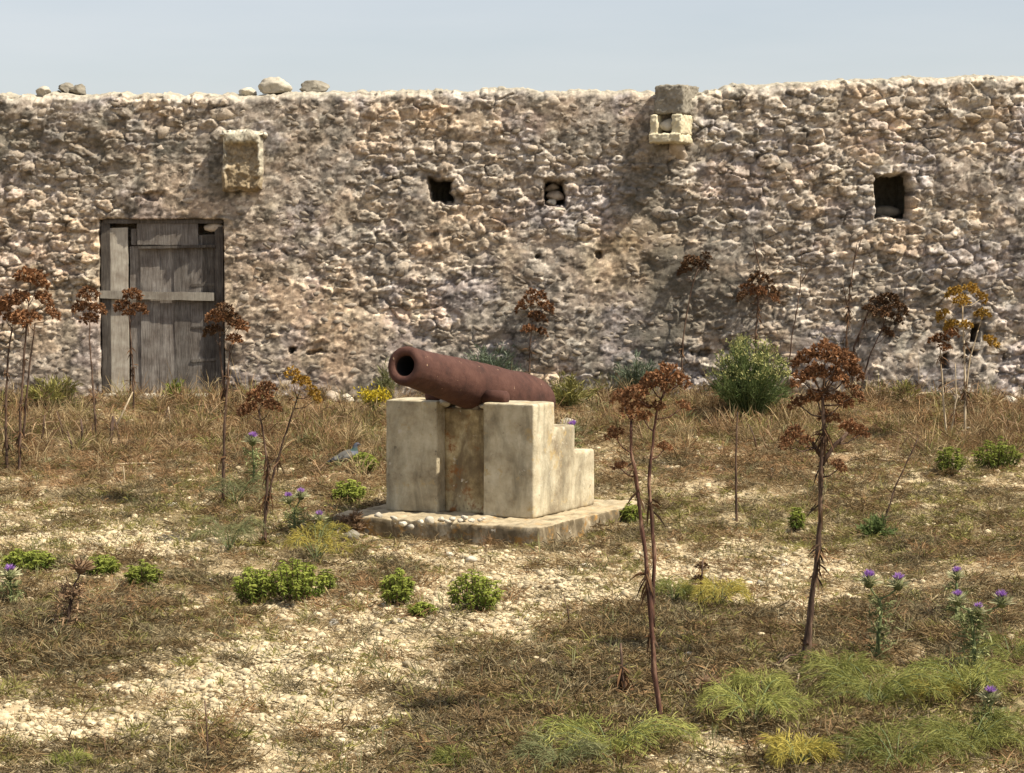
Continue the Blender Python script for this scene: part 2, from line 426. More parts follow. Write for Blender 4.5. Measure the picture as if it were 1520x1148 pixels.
# ================================================================== GROUND
WALLY = 27.0
def patch(qx, qy, lst):
    """0..1 weight of soft ellipses given where they show in the photograph"""
    t = np.zeros_like(qx)
    for (cx, cy, rx, ry, s) in lst:
        t = np.maximum(t, s * np.exp(-(((qx - cx) / rx) ** 2 + ((qy - cy) / ry) ** 2) * 1.2))
    return t
GRAVEL = [(430,1010,330,80,1),(640,910,240,36,1),(200,800,240,24,.9),(800,880,150,40,1),(1090,850,160,34,.85),(250,1090,180,40,.9),
          (60,1090,120,60,.8),(560,1090,110,40,.85),(1160,900,110,40,.8),(1050,1115,60,30,.7),(60,760,120,16,.6),(650,830,150,14,.7)]
BROWN = [(870,1040,290,70,1),(1010,935,190,36,1),(90,960,190,56,.9),(380,985,90,20,.4),(1330,930,190,36,.9),(1230,1110,120,40,.8),(90,1125,180,30,.5),(700,1125,160,50,.7),
         (300,1125,60,40,.9),(560,850,60,20,.5),(1130,985,120,26,.8),(1440,1000,80,30,.6),(700,975,130,26,.5),(330,870,120,24,.4)]
RUSSET = [(1100,690,230,30,1),(150,690,230,40,.9),(330,660,240,40,.7),(180,905,80,24,1),(560,700,120,50,.6),(1400,640,150,40,.9),(1000,630,100,30,.8),(1450,815,90,20,.7),(560,880,60,16,.7)]
OLIVE = [(1350,790,240,44,1),(1180,770,110,40,.9),(300,770,260,36,.7),(1300,720,200,20,.4),(880,770,40,30,.7),(700,720,40,20,.3),(450,800,90,44,.8),(30,830,90,20,.7),(1000,770,80,40,.7)]
GREEN = [(1380,1070,230,70,1),(1150,1070,120,40,.8),(880,1110,130,40,.6),(1130,1020,80,30,.5),(1000,640,40,20,.2)]

def nonuni(lo, f0, f1, hi, step, n):
    a = f0 - np.geomspace(step, f0 - lo, n)[::-1]; b = f1 + np.geomspace(step, hi - f1, n)
    return np.concatenate([a, np.arange(f0, f1 + 1e-6, step), b])
gx = nonuni(-900, -8.5, 8.5, 900, 0.04, 36); gy = nonuni(-120, 9.0, 27.4, 1600, 0.04, 36)
XX, YY = np.meshgrid(gx, gy); ZZ = gz(XX, YY)
nx, ny = len(gx), len(gy)
V = np.stack([XX, YY, ZZ], -1).reshape(-1, 3)
i = np.arange(nx - 1)[None, :] + np.arange(ny - 1)[:, None] * nx
F = np.stack([i, i + 1, i + 1 + nx, i + nx], -1).reshape(-1, 4)
x, y = V[:, 0], V[:, 1]
ys = np.clip(y, 6, None)
qx, qy = to_px(x, ys, V[:, 2])
ok = ((y > 7) & (y < 27.5))[:, None]
cream = np.array([0.54, 0.44, 0.28]); soil = np.array([0.33, 0.25, 0.145]); dk = np.array([0.12, 0.088, 0.048]); rus = np.array([0.30, 0.185, 0.105]); olv = np.array([0.25, 0.21, 0.11])
n1 = fbm(x * 1.1, y * 1.1, 41, 4)[:, None]; n2 = fbm(x * 4, y * 4, 47, 4)[:, None]
col = soil + (cream - soil) * sstep(0.38, 0.66, 0.6 * n1 + 0.4 * n2)
for lst, c, k in ((GRAVEL, cream, 0.9), (RUSSET, rus, 0.75), (OLIVE, olv, 0.6), (BROWN, dk, 0.85), (GREEN, np.array([0.17, 0.16, 0.07]), 0.7)):
    wgt = patch(qx, qy, lst)[:, None] * ok
    wgt = np.clip(sstep(0.25, 0.75, wgt * (0.5 + n2 + 0.2)) * k, 0, 1)
    col = col + (c - col) * wgt
far = (sstep(640, 600, qy) * ((y > 7) & (y < 28)))[:, None]
col = col + (np.array([0.27, 0.19, 0.11]) - col) * far * 0.7
ground = fast_mesh('ground', V, F4=F, m=M['ground'], smooth=True, col=col)
tag(ground, 'stony dry ground of cream gravel and brown soil', 'ground', kind='structure')

# ================================================================== WALL
WX = 9.0; STEP = 0.015
def w(px, py): return P(px, py, WALLY)          # a point on the wall face
tp = [(-400,143),(0,143),(130,141),(420,141),(540,137),(700,134),(860,134),(960,140),(1030,140),(1060,134),(1090,127),(1200,124),(1340,119),(1520,114),(1920,106)]
txs = [w(a, b).x for a, b in tp]; tzs = [w(a, b).z for a, b in tp]
xs = np.arange(-WX, WX + 1e-6, STEP)
TOP = np.interp(xs, txs, tzs) + 0.05 * (fbm(xs * 2.2, xs * 0, 71, 4) - 0.5) + 0.10 * (fbm(xs * 7, xs * 0 + 3, 75, 4, .65) - 0.5)
ZB = 0.45
NZ = int((4.55 - ZB) / STEP)
NT = 50
tv = np.linspace(0, 1, NZ)
X = np.repeat(xs[None, :], NZ, 0); Z = ZB + (TOP - ZB)[None, :] * tv[:, None]

def voronoi(x, z, cw, ch, s):
    """brick-jittered cells: F1, F2, cell id noise, offset to the cell centre"""
    r = np.floor(z / ch); best1 = np.full(x.shape, 9.0); best2 = best1.copy(); cid = np.zeros(x.shape); cx = np.zeros(x.shape); cz = np.zeros(x.shape)
    for dj in (-1, 0, 1):
        j = r + dj; off = hsh(j, j * 0, s + 5) * 1.0
        c = np.floor(x / cw - off)
        for di in (-1, 0, 1):
            i = c + di
            sx = (i + off + 0.12 + 0.76 * hsh(i, j, s)) * cw; sz = (j + 0.15 + 0.7 * hsh(i, j, s + 1)) * ch
            d = np.sqrt(((x - sx) / cw) ** 2 + ((z - sz) / ch) ** 2)
            nb = d < best1
            best2 = np.where(nb, best1, np.minimum(best2, d)); best1 = np.where(nb, d, best1)
            cid = np.where(nb, hsh(i, j, s + 2), cid); cx = np.where(nb, sx, cx); cz = np.where(nb, sz, cz)
    return best1, best2, cid, cx, cz
def wall_fields(X, Z):
    wx = X + 0.09 * (fbm(X * 4, Z * 4, 101, 3) - 0.5) + 0.03 * (fbm(X * 14, Z * 14, 105, 2) - 0.5)
    wz = Z + 0.08 * (fbm(X * 3, Z * 4, 111, 3) - 0.5) + 0.03 * (fbm(X * 14, Z * 14, 115, 2) - 0.5)
    f1, f2, cid, cx, cz = voronoi(wx, wz, 0.23, 0.135, 200)
    g1, g2, gid, hx, hz = voronoi(wx * 1.0 + 3, wz + 2, 0.10, 0.065, 300)
    e = f2 - f1; eg = g2 - g1
    a = (cid * 97.13) % 1.0; b = (cid * 311.7) % 1.0; g_ = (gid * 71.9) % 1.0
    tilt = (a - 0.5) * 0.5 * (wx - cx) + (b - 0.30) * 0.6 * (wz - cz)
    st = 0.060 * cid * sstep(0.0, 0.22, e) + tilt * sstep(0, .2, e)
    chips = (0.020 * gid + (g_ - .5) * 0.5 * (wz + 2 - hz)) * sstep(0.0, 0.3, eg)
    cover = sstep(0.36, 0.58, fbm(X * 0.75, Z * 0.9, 137, 4) + 0.25 * (fbm(X * 3, Z * 3, 139, 3) - 0.5))
    render = 0.004 + 0.062 * cover
    # broken layers of render: ledges
    fl = fbm(X * 2.6 + 0.6 * fbm(X * 6, Z * 6, 143, 2), Z * 4.2, 145, 4, 0.58) * 9
    ledge = (np.floor(fl) + sstep(0.72, 1.0, fl - np.floor(fl))) / 9
    fm = fbm(X * 7, Z * 11, 147, 3, 0.55) * 6
    ledge2 = (np.floor(fm) + sstep(0.65, 1.0, fm - np.floor(fm))) / 6
    rough = 0.085 * (ledge - 0.5) + 0.034 * (ledge2 - 0.5) + 0.030 * (fbm(X * 9, Z * 12, 141, 4, 0.65) - 0.5) + 0.026 * (np.abs(fbm(X * 20, Z * 25, 151, 3) - 0.5) * 2 - 0.3)
    rough = rough * (1 - 0.5 * cover)
    stone = st + chips
    k = 0.012
    mxh = np.maximum(stone, render) + k * np.exp(-np.abs(stone - render) / k) * 0.3
    return mxh + rough, stone - render, cid, gid, e, eg
Hh, ex, cid, gid, e, eg = wall_fields(X, Z)
# openings: (left, top, right, bottom, depth)
HOLES = [(638,267,672,302,0.3),(660,292,686,305,0.2),(807,267,838,306,0.3),(1298,260,1350,326,0.3),(205,284,243,298,0.07),(428,512,440,527,0.16),
         (470,520,492,524,0.10),(1440,482,1452,506,0.3),(1398,525,1405,545,0.2),(885,374,893,383,0.12),(793,377,803,386,0.1),(880,415,893,423,0.1),(1038,520,1056,527,.12),(1438,520,1452,528,.15)]
DOOR = (152, 327, 332, 640)
depth = np.zeros_like(X)
jag = 0.045 * (fbm(X * 9, Z * 9, 161, 3) - 0.5) * 2
for (l, t, r_, b_, dp) in HOLES:
    p0, p1 = w(l, b_), w(r_, t)
    hw_, hh_ = (p1.x - p0.x) / 2, (p1.z - p0.z) / 2
    if dp < 0.19: m = (np.sqrt(((X - p0.x - hw_) / hw_) ** 2 + ((Z - p0.z - hh_) / hh_) ** 2) - 1) * min(hw_, hh_) + jag * 1.3
    else: m = np.maximum(np.abs(X - p0.x - hw_) - hw_, np.abs(Z - p0.z - hh_) - hh_) + jag * min(1.0, hw_ * 2 / 0.25)
    depth = np.maximum(depth, dp * sstep(0.012, -0.012, m))
# foot of the wall: render fallen off, deeper joints
d0, d1 = w(DOOR[0], DOOR[3]), w(DOOR[2], DOOR[1])
md = np.maximum(np.abs(X - (d0.x + d1.x) / 2) - (d1.x - d0.x) / 2, Z - d1.z) + jag * 0.2
depth = np.maximum(depth, 0.50 * sstep(0.01, -0.01, md))
inhole = sstep(0.02, 0.1, depth)
qx, qy = to_px(X, np.full_like(X, WALLY), Z)
# colours of stone, render, growth and run-off stains, with some painted shade
n1 = fbm(X * 0.9, Z * 1.1, 171, 4); n2 = fbm(X * 4.5, Z * 5.5, 181, 4); n3 = fbm(X * 13, Z * 15, 191, 3)
c_render = np.array([0.315, 0.265, 0.22]) + (np.array([0.17, 0.15, 0.128]) - np.array([0.315, 0.265, 0.22])) * sstep(0.35, 0.65, n2)[..., None]
c_st = np.array([0.30, 0.25, 0.20]) + (np.array([0.54, 0.465, 0.385]) - np.array([0.30, 0.25, 0.20])) * ((cid * 53.7) % 1)[..., None]
warm = ((cid * 17.3) % 1)[..., None]
c_st = c_st * (1 + (warm - 0.5) * np.array([0.10, 0.0, -0.12]))
c_chip = c_st * (0.72 + 0.55 * gid[..., None])
colw = c_render + (c_chip - c_render) * sstep(-0.01, 0.02, ex)[..., None]
colw = colw * (1 - 0.35 * sstep(0.16, 0.02, e) * sstep(-0.02, 0.02, ex))[..., None]
blot = sstep(0.50, 0.66, 0.5 * n2 + 0.5 * n3)[..., None]
colw = colw + (np.array([0.60, 0.53, 0.45]) - colw) * blot * 0.6
fl_ = sstep(0.60, 0.68, fbm(X * 13 + 2 * n2, Z * 19, 211, 3, .6))[..., None]; dk_ = sstep(0.58, 0.68, fbm(X * 11, Z * 15 + 2 * n2, 221, 3, .6))[..., None]
colw = colw + (np.array([0.70, 0.63, 0.54]) - colw) * fl_ * 0.6
colw = colw * (1 - 0.5 * dk_)
dirt = sstep(0.50, 0.72, 0.55 * n2 + 0.45 * fbm(X * 8, Z * 6, 197, 3))[..., None]
colw = colw * (1 - 0.45 * dirt)
def hue(seed, fx, fz, lo, hi): return sstep(lo, hi, fbm(X * fx, Z * fz, seed, 4, .6))[..., None]
colw = colw * (1 + hue(231, 1.6, 2.0, .50, .64) * np.array([-0.07, -0.06, 0.04]))            # violet grey
colw = colw * (1 + hue(241, 1.9, 2.6, .54, .66) * np.array([0.12, 0.05, -0.02]))             # peach
colw = colw * (1 + hue(251, 2.3, 2.6, .56, .68) * np.array([-0.10, -0.085, -0.10]))           # olive grey growth
colw = colw * (1 + hue(261, 0.8, 1.0, .50, .66) * np.array([0.14, 0.135, 0.13]))              # paler lime wash left
colw = colw * 1.05
STAIN_SHADE = [(60,215,260,46,.8),(250,215,160,40,.6),(960,290,50,75,1.1),(1010,420,75,110,1.15),(1060,430,65,95,1.0),(985,505,65,50,1.0),(320,260,30,70,.5),(1090,290,40,40,.4),(1400,430,110,60,.35),(700,500,90,30,.3),(560,260,120,40,.25),(1250,330,60,60,.3)]  # run-off stains, plus shade painted in to the left of the jutting stones
sw = patch(qx, qy, STAIN_SHADE); sw = np.clip(sw * (0.55 + 1.1 * n2), 0, 0.95)
colw = colw + (np.array([0.115, 0.105, 0.085]) - colw) * (sw * 0.86)[..., None]
WARM = [(330,440,130,130,.7),(60,420,140,150,.7),(500,480,150,60,.5),(930,360,60,30,.9),(680,350,80,50,.4),(905,400,60,40,.8),(650,180,100,30,.5),(450,545,120,26,.6),(1310,190,50,30,.6)]
ww = np.clip(patch(qx, qy, WARM) * (0.3 + n1 + 0.5 * n2), 0, 1)[..., None]
colw = colw * (1 + ww * np.array([0.28, 0.12, -0.10]))
crest = sstep(0.075, 0.01, (TOP[None, :] - Z) + 0.10 * (n2 - 0.5))[..., None]
colw = colw + (np.array([0.56, 0.51, 0.41]) * (0.55 + 0.8 * n3[..., None]) - colw) * crest * 0.55
colw = np.clip(colw, 0.02, 0.8)
face_y = WALLY - Hh * (1 - inhole) + depth - 0.02
# rounded crest: the face leans back over its last few centimetres
lean = sstep(0.11, 0.0, TOP[None, :] - Z); face_y = face_y + 0.07 * lean ** 2
Vf = np.stack([X, face_y, Z], -1)
bt = np.linspace(0.02, 1, NT)
Xt = np.repeat(xs[None, :], NT, 0); Yt = face_y[-1][None, :] + 1.15 * bt[:, None]
Zt = TOP[None, :] + 0.05 * np.sin(bt * math.pi)[:, None] + 0.05 * (fbm(Xt * 6, Yt * 6, 201, 3) - 0.5) * sstep(0, 0.05, bt)[:, None]
Vt = np.stack([Xt, Yt, Zt], -1)
Vb = np.stack([xs, Yt[-1], np.full_like(xs, ZB)], -1)[None]
Vw = np.concatenate([Vf, Vt, Vb], 0)
nr, ncw = Vw.shape[:2]
i = np.arange(ncw - 1)[None, :] + np.arange(nr - 1)[:, None] * ncw
Fw = np.stack([i, i + 1, i + 1 + ncw, i + ncw], -1).reshape(-1, 4)
openm = np.zeros((nr, ncw), bool); openm[:NZ] = (depth > 0.27) & ~((np.abs(X - (d0.x + d1.x) / 2) < (d1.x - d0.x) / 2 + .1) & (Z < d1.z + .1))
Fw = Fw[~openm.reshape(-1)[Fw].all(1)]
ct = np.repeat((np.array([0.37, 0.335, 0.265])[None, None, :]), NT + 1, 0).repeat(ncw, 1) * (0.75 + 0.5 * fbm(np.concatenate([Xt, Xt[-1:]]) * 5, np.concatenate([Yt, Yt[-1:]]) * 5, 205, 3))[..., None]
Cw = np.concatenate([colw, ct], 0).reshape(-1, 3)
WALL = empty('fortress_wall', (0, WALLY, 0.7), 'long rubble stone wall with crumbling render, small openings and a wooden door', 'wall')
WOFF = Vector((0, WALLY, 0.7))
masonry = fast_mesh('masonry', Vw.reshape(-1, 3) - np.array(WOFF), F4=Fw, m=M['wall'], parent=WALL, smooth=False, col=Cw)

mb = MB(); x0, x1, y0, y1, z0, z1 = -8.5, 8.5, 0.2, 3.6, -0.2, 3.45
mb.add([(x0,y0,z0),(x1,y0,z0),(x1,y0,z1),(x0,y0,z1),(x0,y1,z0),(x1,y1,z0),(x1,y1,z1),(x0,y1,z1)], [(4,5,6,7),(0,1,5,4),(3,7,6,2),(0,4,7,3),(1,2,6,5)])
mb.build('room', M['greyblock'], WALL)
def face_depth(xq, zq):
    """y of the wall face at x, z"""
    ii = int(np.clip(round((xq + WX) / STEP), 0, ncw - 1)); t = TOP[ii]
    jj = int(np.clip(round((zq - ZB) / (t - ZB) * (NZ - 1)), 0, NZ - 1))
    return face_y[jj, ii], depth[jj, ii], t
# individual stones that stand out of the face
bases = []
for k in range(14):
    V_, F_ = rock(500 + k, 1, 15, (0.6, 0.5, 0.6), 0.05)
    o = fast_mesh('stone', V_, F3=F_, m=M['stone'], link_it=False); bases.append(o.data); bpy.data.objects.remove(o)
def free_spot(x0, x1):
    while True:
        xq = random.uniform(x0, x1); zq = random.uniform(0.75, 4.4)
        ii = int(np.clip(round((xq + WX) / STEP), 0, ncw - 1))
        if zq > TOP[ii] - 0.08: continue
        if any(w(l, b_).x - 0.2 < xq < w(r_, t).x + 0.2 and w(l, b_).z - 0.16 < zq < w(l, t).z + 0.16 for (l, t, r_, b_, dp) in HOLES + [DOOR + (0,), (325,190,400,285,0), (970,125,1032,215,0)]): continue
        return xq, zq
placed = []
while len(placed) < 300:
    xq, zq = free_spot(-6.6, 6.6)
    if any(abs(xq - a) < 0.22 and abs(zq - b) < 0.15 for a, b in placed): continue
    placed.append((xq, zq))
    fy, _, _ = face_depth(xq, zq)
    o = bpy.data.objects.new('stone', random.choice(bases)); link(o, WALL)
    wd = random.uniform(0.10, 0.30); ht = wd * random.uniform(0.35, 0.85)
    o.location = Vector((xq, fy + 0.045, zq)) - WOFF; o.scale = (wd, 0.17, ht)
    o.rotation_euler = (random.uniform(-.25, .25), random.uniform(-.3, .3), random.uniform(-.3, .3))
VV, FF, cnt = [], [], 0
for k in range(2600):                               # the small chips between them
    xq, zq = free_spot(-8.6, 8.6); fy, _, _ = face_depth(xq, zq)
    V_, F_ = rock(900 + k % 40, 1, 14, (1, 1, 1), 0.06)
    s_ = random.uniform(0.02, 0.065)
    V_ = V_ * np.array([s_ * 1.35, s_ * 0.55, s_ * 0.7])
    a = random.uniform(-.6, .6); ca, sa = math.cos(a), math.sin(a)
    V_ = np.stack([V_[:, 0] * ca - V_[:, 2] * sa, V_[:, 1], V_[:, 0] * sa + V_[:, 2] * ca], 1)
    VV.append(V_ + np.array([xq, fy + 0.008, zq]) - np.array(WOFF)); FF.append(F_ + cnt); cnt += len(V_)
tag(fast_mesh('rubble', np.concatenate(VV), F3=np.concatenate(FF), m=M['stone'], parent=WALL), kind='stuff')

def wall_rock(name, px, py, sx, sy, sz, m, seed, dy=0.0, rot=(0, 0, 0), label=None):
    p = w(px, py); o = rock_obj(name, seed, (sx / 2, sy / 2, sz / 2), m, Vector((p.x, WALLY + dy, p.z)) - WOFF, rot, WALL)
    if label: o['label'] = label
    return o
# stones blocking the middle opening, sill stones
wall_rock('blocking_stone', 820, 279, 0.19, 0.2, 0.14, M['stone'], 21, 0.26)
wall_rock('blocking_stone', 824, 290, 0.24, 0.2, 0.14, M['stone'], 22, 0.16)
wall_rock('blocking_stone', 819, 301, 0.15, 0.18, 0.10, M['pale'], 23, 0.10)
for k, (a, b, s_) in enumerate([(648,309,.17),(662,311,.12),(674,308,.14),(643,313,.13)]): wall_rock('sill_stone', a, b, s_, .16, .09, M['stone'], 30 + k, -0.02)
wall_rock('sill_stone', 1322, 331, .46, .2, .13, M['stone'], 35, 0.02); wall_rock('sill_stone', 822, 311, .34, .16, .07, M['pale'], 36, 0.0)
wall_rock('blocking_stone', 1322, 316, .40, .3, .22, M['greyblock'], 37, .45)

# ------- corbel with an eroded front, left
cl, cr_ = w(333, 284), w(393, 196)
cw_, chh = cr_.x - cl.x, cr_.z - cl.z
nxg, nzg = 44, 62
u, v = np.meshgrid(np.linspace(0, 1, nxg), np.linspace(0, 1, nzg))
d = np.minimum(np.minimum(u * cw_, (1 - u) * cw_), np.minimum(v * chh + 0.05, (1 - v) * chh - 0.12))
hol = sstep(0.02, 0.07, d + 0.07 * (fbm(u * 5, v * 7, 401, 3) - 0.5))
hy = -0.32 + 0.15 * hol * (0.35 + 0.65 * v) + 0.10 * (fbm(u * 8, v * 11, 405, 4, .6) - 0.5) * (0.5 + .6 * hol)
edge = np.minimum(np.minimum(u, 1 - u) * cw_, np.minimum(v, 1 - v) * chh)
hy = hy + 0.09 * sstep(0.06, 0.0, edge) ** 1.5
hx = (u - 0.5) * cw_ * (0.95 + 0.18 * (fbm(v * 5, u, 407, 3) - .5)); hz = (v - 0.5) * chh + 0.07 * (fbm(u * 5, v * 3, 409, 3) - .5)
cc = np.array([.30, .235, .15]) * (0.55 + 0.9 * fbm(u * 9, v * 12, 411, 4))[..., None]
rim = np.clip(1.15 - hol, 0, 1) * sstep(.15, .45, v + .25 * (fbm(u * 6, v * 6, 413, 3) - .5)); cc = cc + (np.array([.46, .42, .33]) * (.15 + 1.6 * fbm(u * 14, v * 18, 415, 3))[..., None] - cc) * rim[..., None]
front = np.stack([hx, hy, hz], -1)
back = front.copy(); back[..., 1] = 0.12
ring = [(0, k) for k in range(nxg)] + [(k, nxg - 1) for k in range(1, nzg)] + [(nzg - 1, k) for k in range(nxg - 2, -1, -1)] + [(k, 0) for k in range(nzg - 2, 0, -1)]
Vc = np.concatenate([front.reshape(-1, 3), np.array([back[a] for a in ring])])
i = np.arange(nxg - 1)[None, :] + np.arange(nzg - 1)[:, None] * nxg
Fc = np.stack([i, i + 1, i + 1 + nxg, i + nxg], -1).reshape(-1, 4).tolist()
n0 = nxg * nzg
for k in range(len(ring)):
    k2 = (k + 1) % len(ring); a, b = ring[k], ring[k2]
    Fc.append([a[0]*nxg + a[1], n0 + k, n0 + k2, b[0]*nxg + b[1]])
cb = fast_mesh('corbel', Vc, F4=np.array(Fc), m=M['wall'], parent=WALL, col=np.concatenate([cc.reshape(-1, 3), np.tile([[.33, .27, .2]], (len(ring), 1))]))
cb.location = Vector(((cl.x + cr_.x) / 2, WALLY, (cl.z + cr_.z) / 2)) - WOFF
cb['label'] = 'eroded ochre stone block jutting from the wall above the door'
for k in range(9):
    o = rock_obj('cap_stone', 420 + k, (random.uniform(.04, .08), .15, random.uniform(.03, .06)), M['pale'], (-cw_/2 + 0.04 + k * cw_/8.5, -0.16, chh/2 - 0.03 + random.uniform(-.025, .02)), (0, random.uniform(-.3, .3), 0), cb)

# ------- spout and block, right
def bevel_box(name, dims, m, parent, loc, rot=(0, 0, 0), vox=0.018, amp=0.03, size=0.15, smooth=3):
    mb = MB(); a, b, c = (d / 2 for d in dims); mb.box((-a, -b, -c), (a, b, c))
    o = mb.build(name, m, parent); o.location = loc; o.rotation_euler = rot
    return worn(o, vox, amp, size, smooth)
sp_c = (w(1003, 192)); rz = R(24)
spout = bpy.data.objects.new('water_spout', None); link(spout, WALL); spout.location = Vector((sp_c.x, WALLY, sp_c.z)) - WOFF; spout.rotation_euler = (0, 0, -rz)
spout['label'] = 'cream stone water spout under a grey cube block on the wall crest'
bevel_box('spout_floor', (0.40, 0.70, 0.11), M['creamblock'], spout, (0, -0.06, -0.125), vox=.014, amp=.045, size=.09, smooth=4)
bevel_box('spout_cheek', (0.085, 0.62, 0.24), M['creamblock'], spout, (-0.157, -0.04, 0.04), vox=.014, amp=.045, size=.09, smooth=4)
bevel_box('spout_cheek', (0.13, 0.62, 0.24), M['creamblock'], spout, (0.135, -0.04, 0.04), vox=.014, amp=.045, size=.09, smooth=4)
o = rock_obj('plug_stone', 440, (0.13, 0.16, 0.11), M['pale'], (-0.03, -0.15, 0.03), (0, 0, 0), spout)
o = rock_obj('spout_root', 441, (0.15, 0.18, 0.16), M['stone'], (0.03, 0.0, -0.24), (0, 0, 0), spout)
bevel_box('spout_block', (0.37, 0.55, 0.34), M['greyblock'], spout, (0.02, -0.02, 0.34), vox=.014, amp=.06, size=.10, smooth=4)

# ------- door
DY = WALLY + 0.01
door = bpy.data.objects.new('door', None); link(door, WALL)
dc = P(242, 600, DY); door.location = Vector((dc.x, DY, dc.z)) - WOFF
door['label'] = 'weathered grey plank door patched with loose boards'
def board(name, l, t, r_, b_, y0, th, m, jag_b=0.0, tilt=0.0, seg=10):
    """one plank: thick board with uneven ends and slightly wavy edges, in the door's frame"""
    p0, p1 = P(l, b_, DY), P(r_, t, DY); x0, x1, z0, z1 = p0.x - dc.x, p1.x - dc.x, p0.z - dc.z, p1.z - dc.z
    vert = (z1 - z0) > (x1 - x0); vs_, fs_ = [], []
    for k in range(seg + 1):
        f = k / seg; e1, e2 = random.uniform(-.004, .004), random.uniform(-.004, .004); bow = 0.006 * math.sin(f * 3 + l)
        if k in (0, seg): e1 += random.uniform(-.004, .004)
        if vert: a, b = (x0 + e1, z0 + (z1 - z0) * f), (x1 + e2, z0 + (z1 - z0) * f + (random.uniform(-1, 1) * jag_b if k in (0, seg) else 0))
        else: a, b = (x0 + (x1 - x0) * f, z0 + e1), (x0 + (x1 - x0) * f, z1 + e2)
        for (xx, zz) in (a, b):
            zz += tilt * (xx - (x0 + x1) / 2)
            vs_ += [(xx, y0 - th / 2 + bow, zz), (xx, y0 + th / 2 + bow, zz)]
    for k in range(seg):
        q = k * 4; n = q + 4
        fs_ += [(q, q + 2, n + 2, n), (q + 1, n + 1, n + 3, q + 3), (q, n, n + 1, q + 1), (q + 2, q + 3, n + 3, n + 2)]
    fs_ += [(0, 1, 3, 2), (seg*4, seg*4 + 2, seg*4 + 3, seg*4 + 1)]
    return mesh_obj(name, vs_, fs_, m, door)
board('frame_post', 153, 331, 163, 615, 0.05, 0.12, M['wooddark'])
board('frame_post', 321, 337, 331, 615, 0.04, 0.10, M['wooddark'])
board('frame_head', 153, 326, 331, 332, 0.04, 0.14, M['wooddark'])
pb = board('patch_board', 163.5, 339, 189, 612, 0.02, 0.035, M['woodpale'], 0.02)
pb['label'] = 'paler upright board nailed over the left edge'
for (l, r_, t, m) in ((194, 209, 366, 'wood'), (210, 221, 348, 'wood'), (222, 236, 352, 'wood'), (237, 259, 350, 'wood'), (260, 282, 350, 'wood'), (284, 301, 348, 'wood'), (302, 319, 349, 'wooddark')):
    board('plank', l, t, r_, 612 + random.uniform(-3, 3), 0.055 + random.uniform(-.014, .014), 0.03, M[m], 0.02)
board('plank', 194, 340, 202, 364, 0.05, 0.03, M['wood'])
board('top_board', 204, 330.5, 294, 364, 0.0, 0.03, M['wood'], tilt=-0.01)['label'] = 'plain grey board patched across the door head'
board('ledge', 206, 364.5, 320, 368.5, 0.0, 0.06, M['wooddark'], tilt=0.02)
board('cross_bar', 150, 433, 318, 445, -0.025, 0.05, M['woodpale'], tilt=-0.02)['label'] = 'pale horizontal bar across the door'
for (t, b_) in ((421, 425), (533, 537)): board('hinge_strap', 283, t, 320, b_, 0.025, 0.012, M['wooddark'], tilt=0.06)
board('rail', 284, 485, 320, 488, 0.028, 0.02, M['wooddark'])
lin = wall_rock('lintel', 243, 321, 1.62, 0.24, 0.09, M['stone'], 450, 0.06)
wall_rock('lintel_fragment', 313, 338, 0.30, 0.10, 0.15, M['stone'], 451, 0.03, label='pinkish broken piece of lintel at the door corner')
sill_p = w(246, 588)
o = bevel_box('door_sill', (1.44, 0.34, 0.16), M['pale'], WALL, Vector((sill_p.x, WALLY - 0.02, float(gz(sill_p.x, WALLY)) - 0.02)) - WOFF, vox=.02)

# ------- loose stones on the crest
for k, (px, py, wpx, hpx, lab) in enumerate([
        (57, 142, 26, 15, 'small pale stone alone on the wall crest, left of a flat stone'),
        (95, 141, 30, 15, 'rounded grey stone half behind a flat stone on the wall crest'),
        (109, 140, 36, 17, 'flat pointed grey stone on the wall crest'),
        (362, 139, 26, 14, 'small cream stone leaning beside the tallest stone on the wall crest'),
        (404, 139, 48, 24, 'tallest cream boulder on the wall crest above the eroded block'),
        (463, 139, 48, 18, 'wedge shaped grey stone on the wall crest right of the boulder')]):
    p = w(px, py); ii = int(round((p.x + WX) / STEP)); sz = hpx / 122.0 * 1.15
    rough_rock('loose_stone', 610 + k, (wpx / 244.0 * 1.1, 0.14, sz / 2 * 1.15), M['pale' if k in (0, 3, 4) else 'greyblock'], (p.x, WALLY + 0.28 + 0.06 * (k % 2), TOP[ii] + 0.03 + sz * 0.34), (0, random.uniform(-.1, .1), random.uniform(-.4, .4)))
    tag(bpy.context.scene.collection.objects[-1], lab, 'stone', 'loose stones on the wall crest')

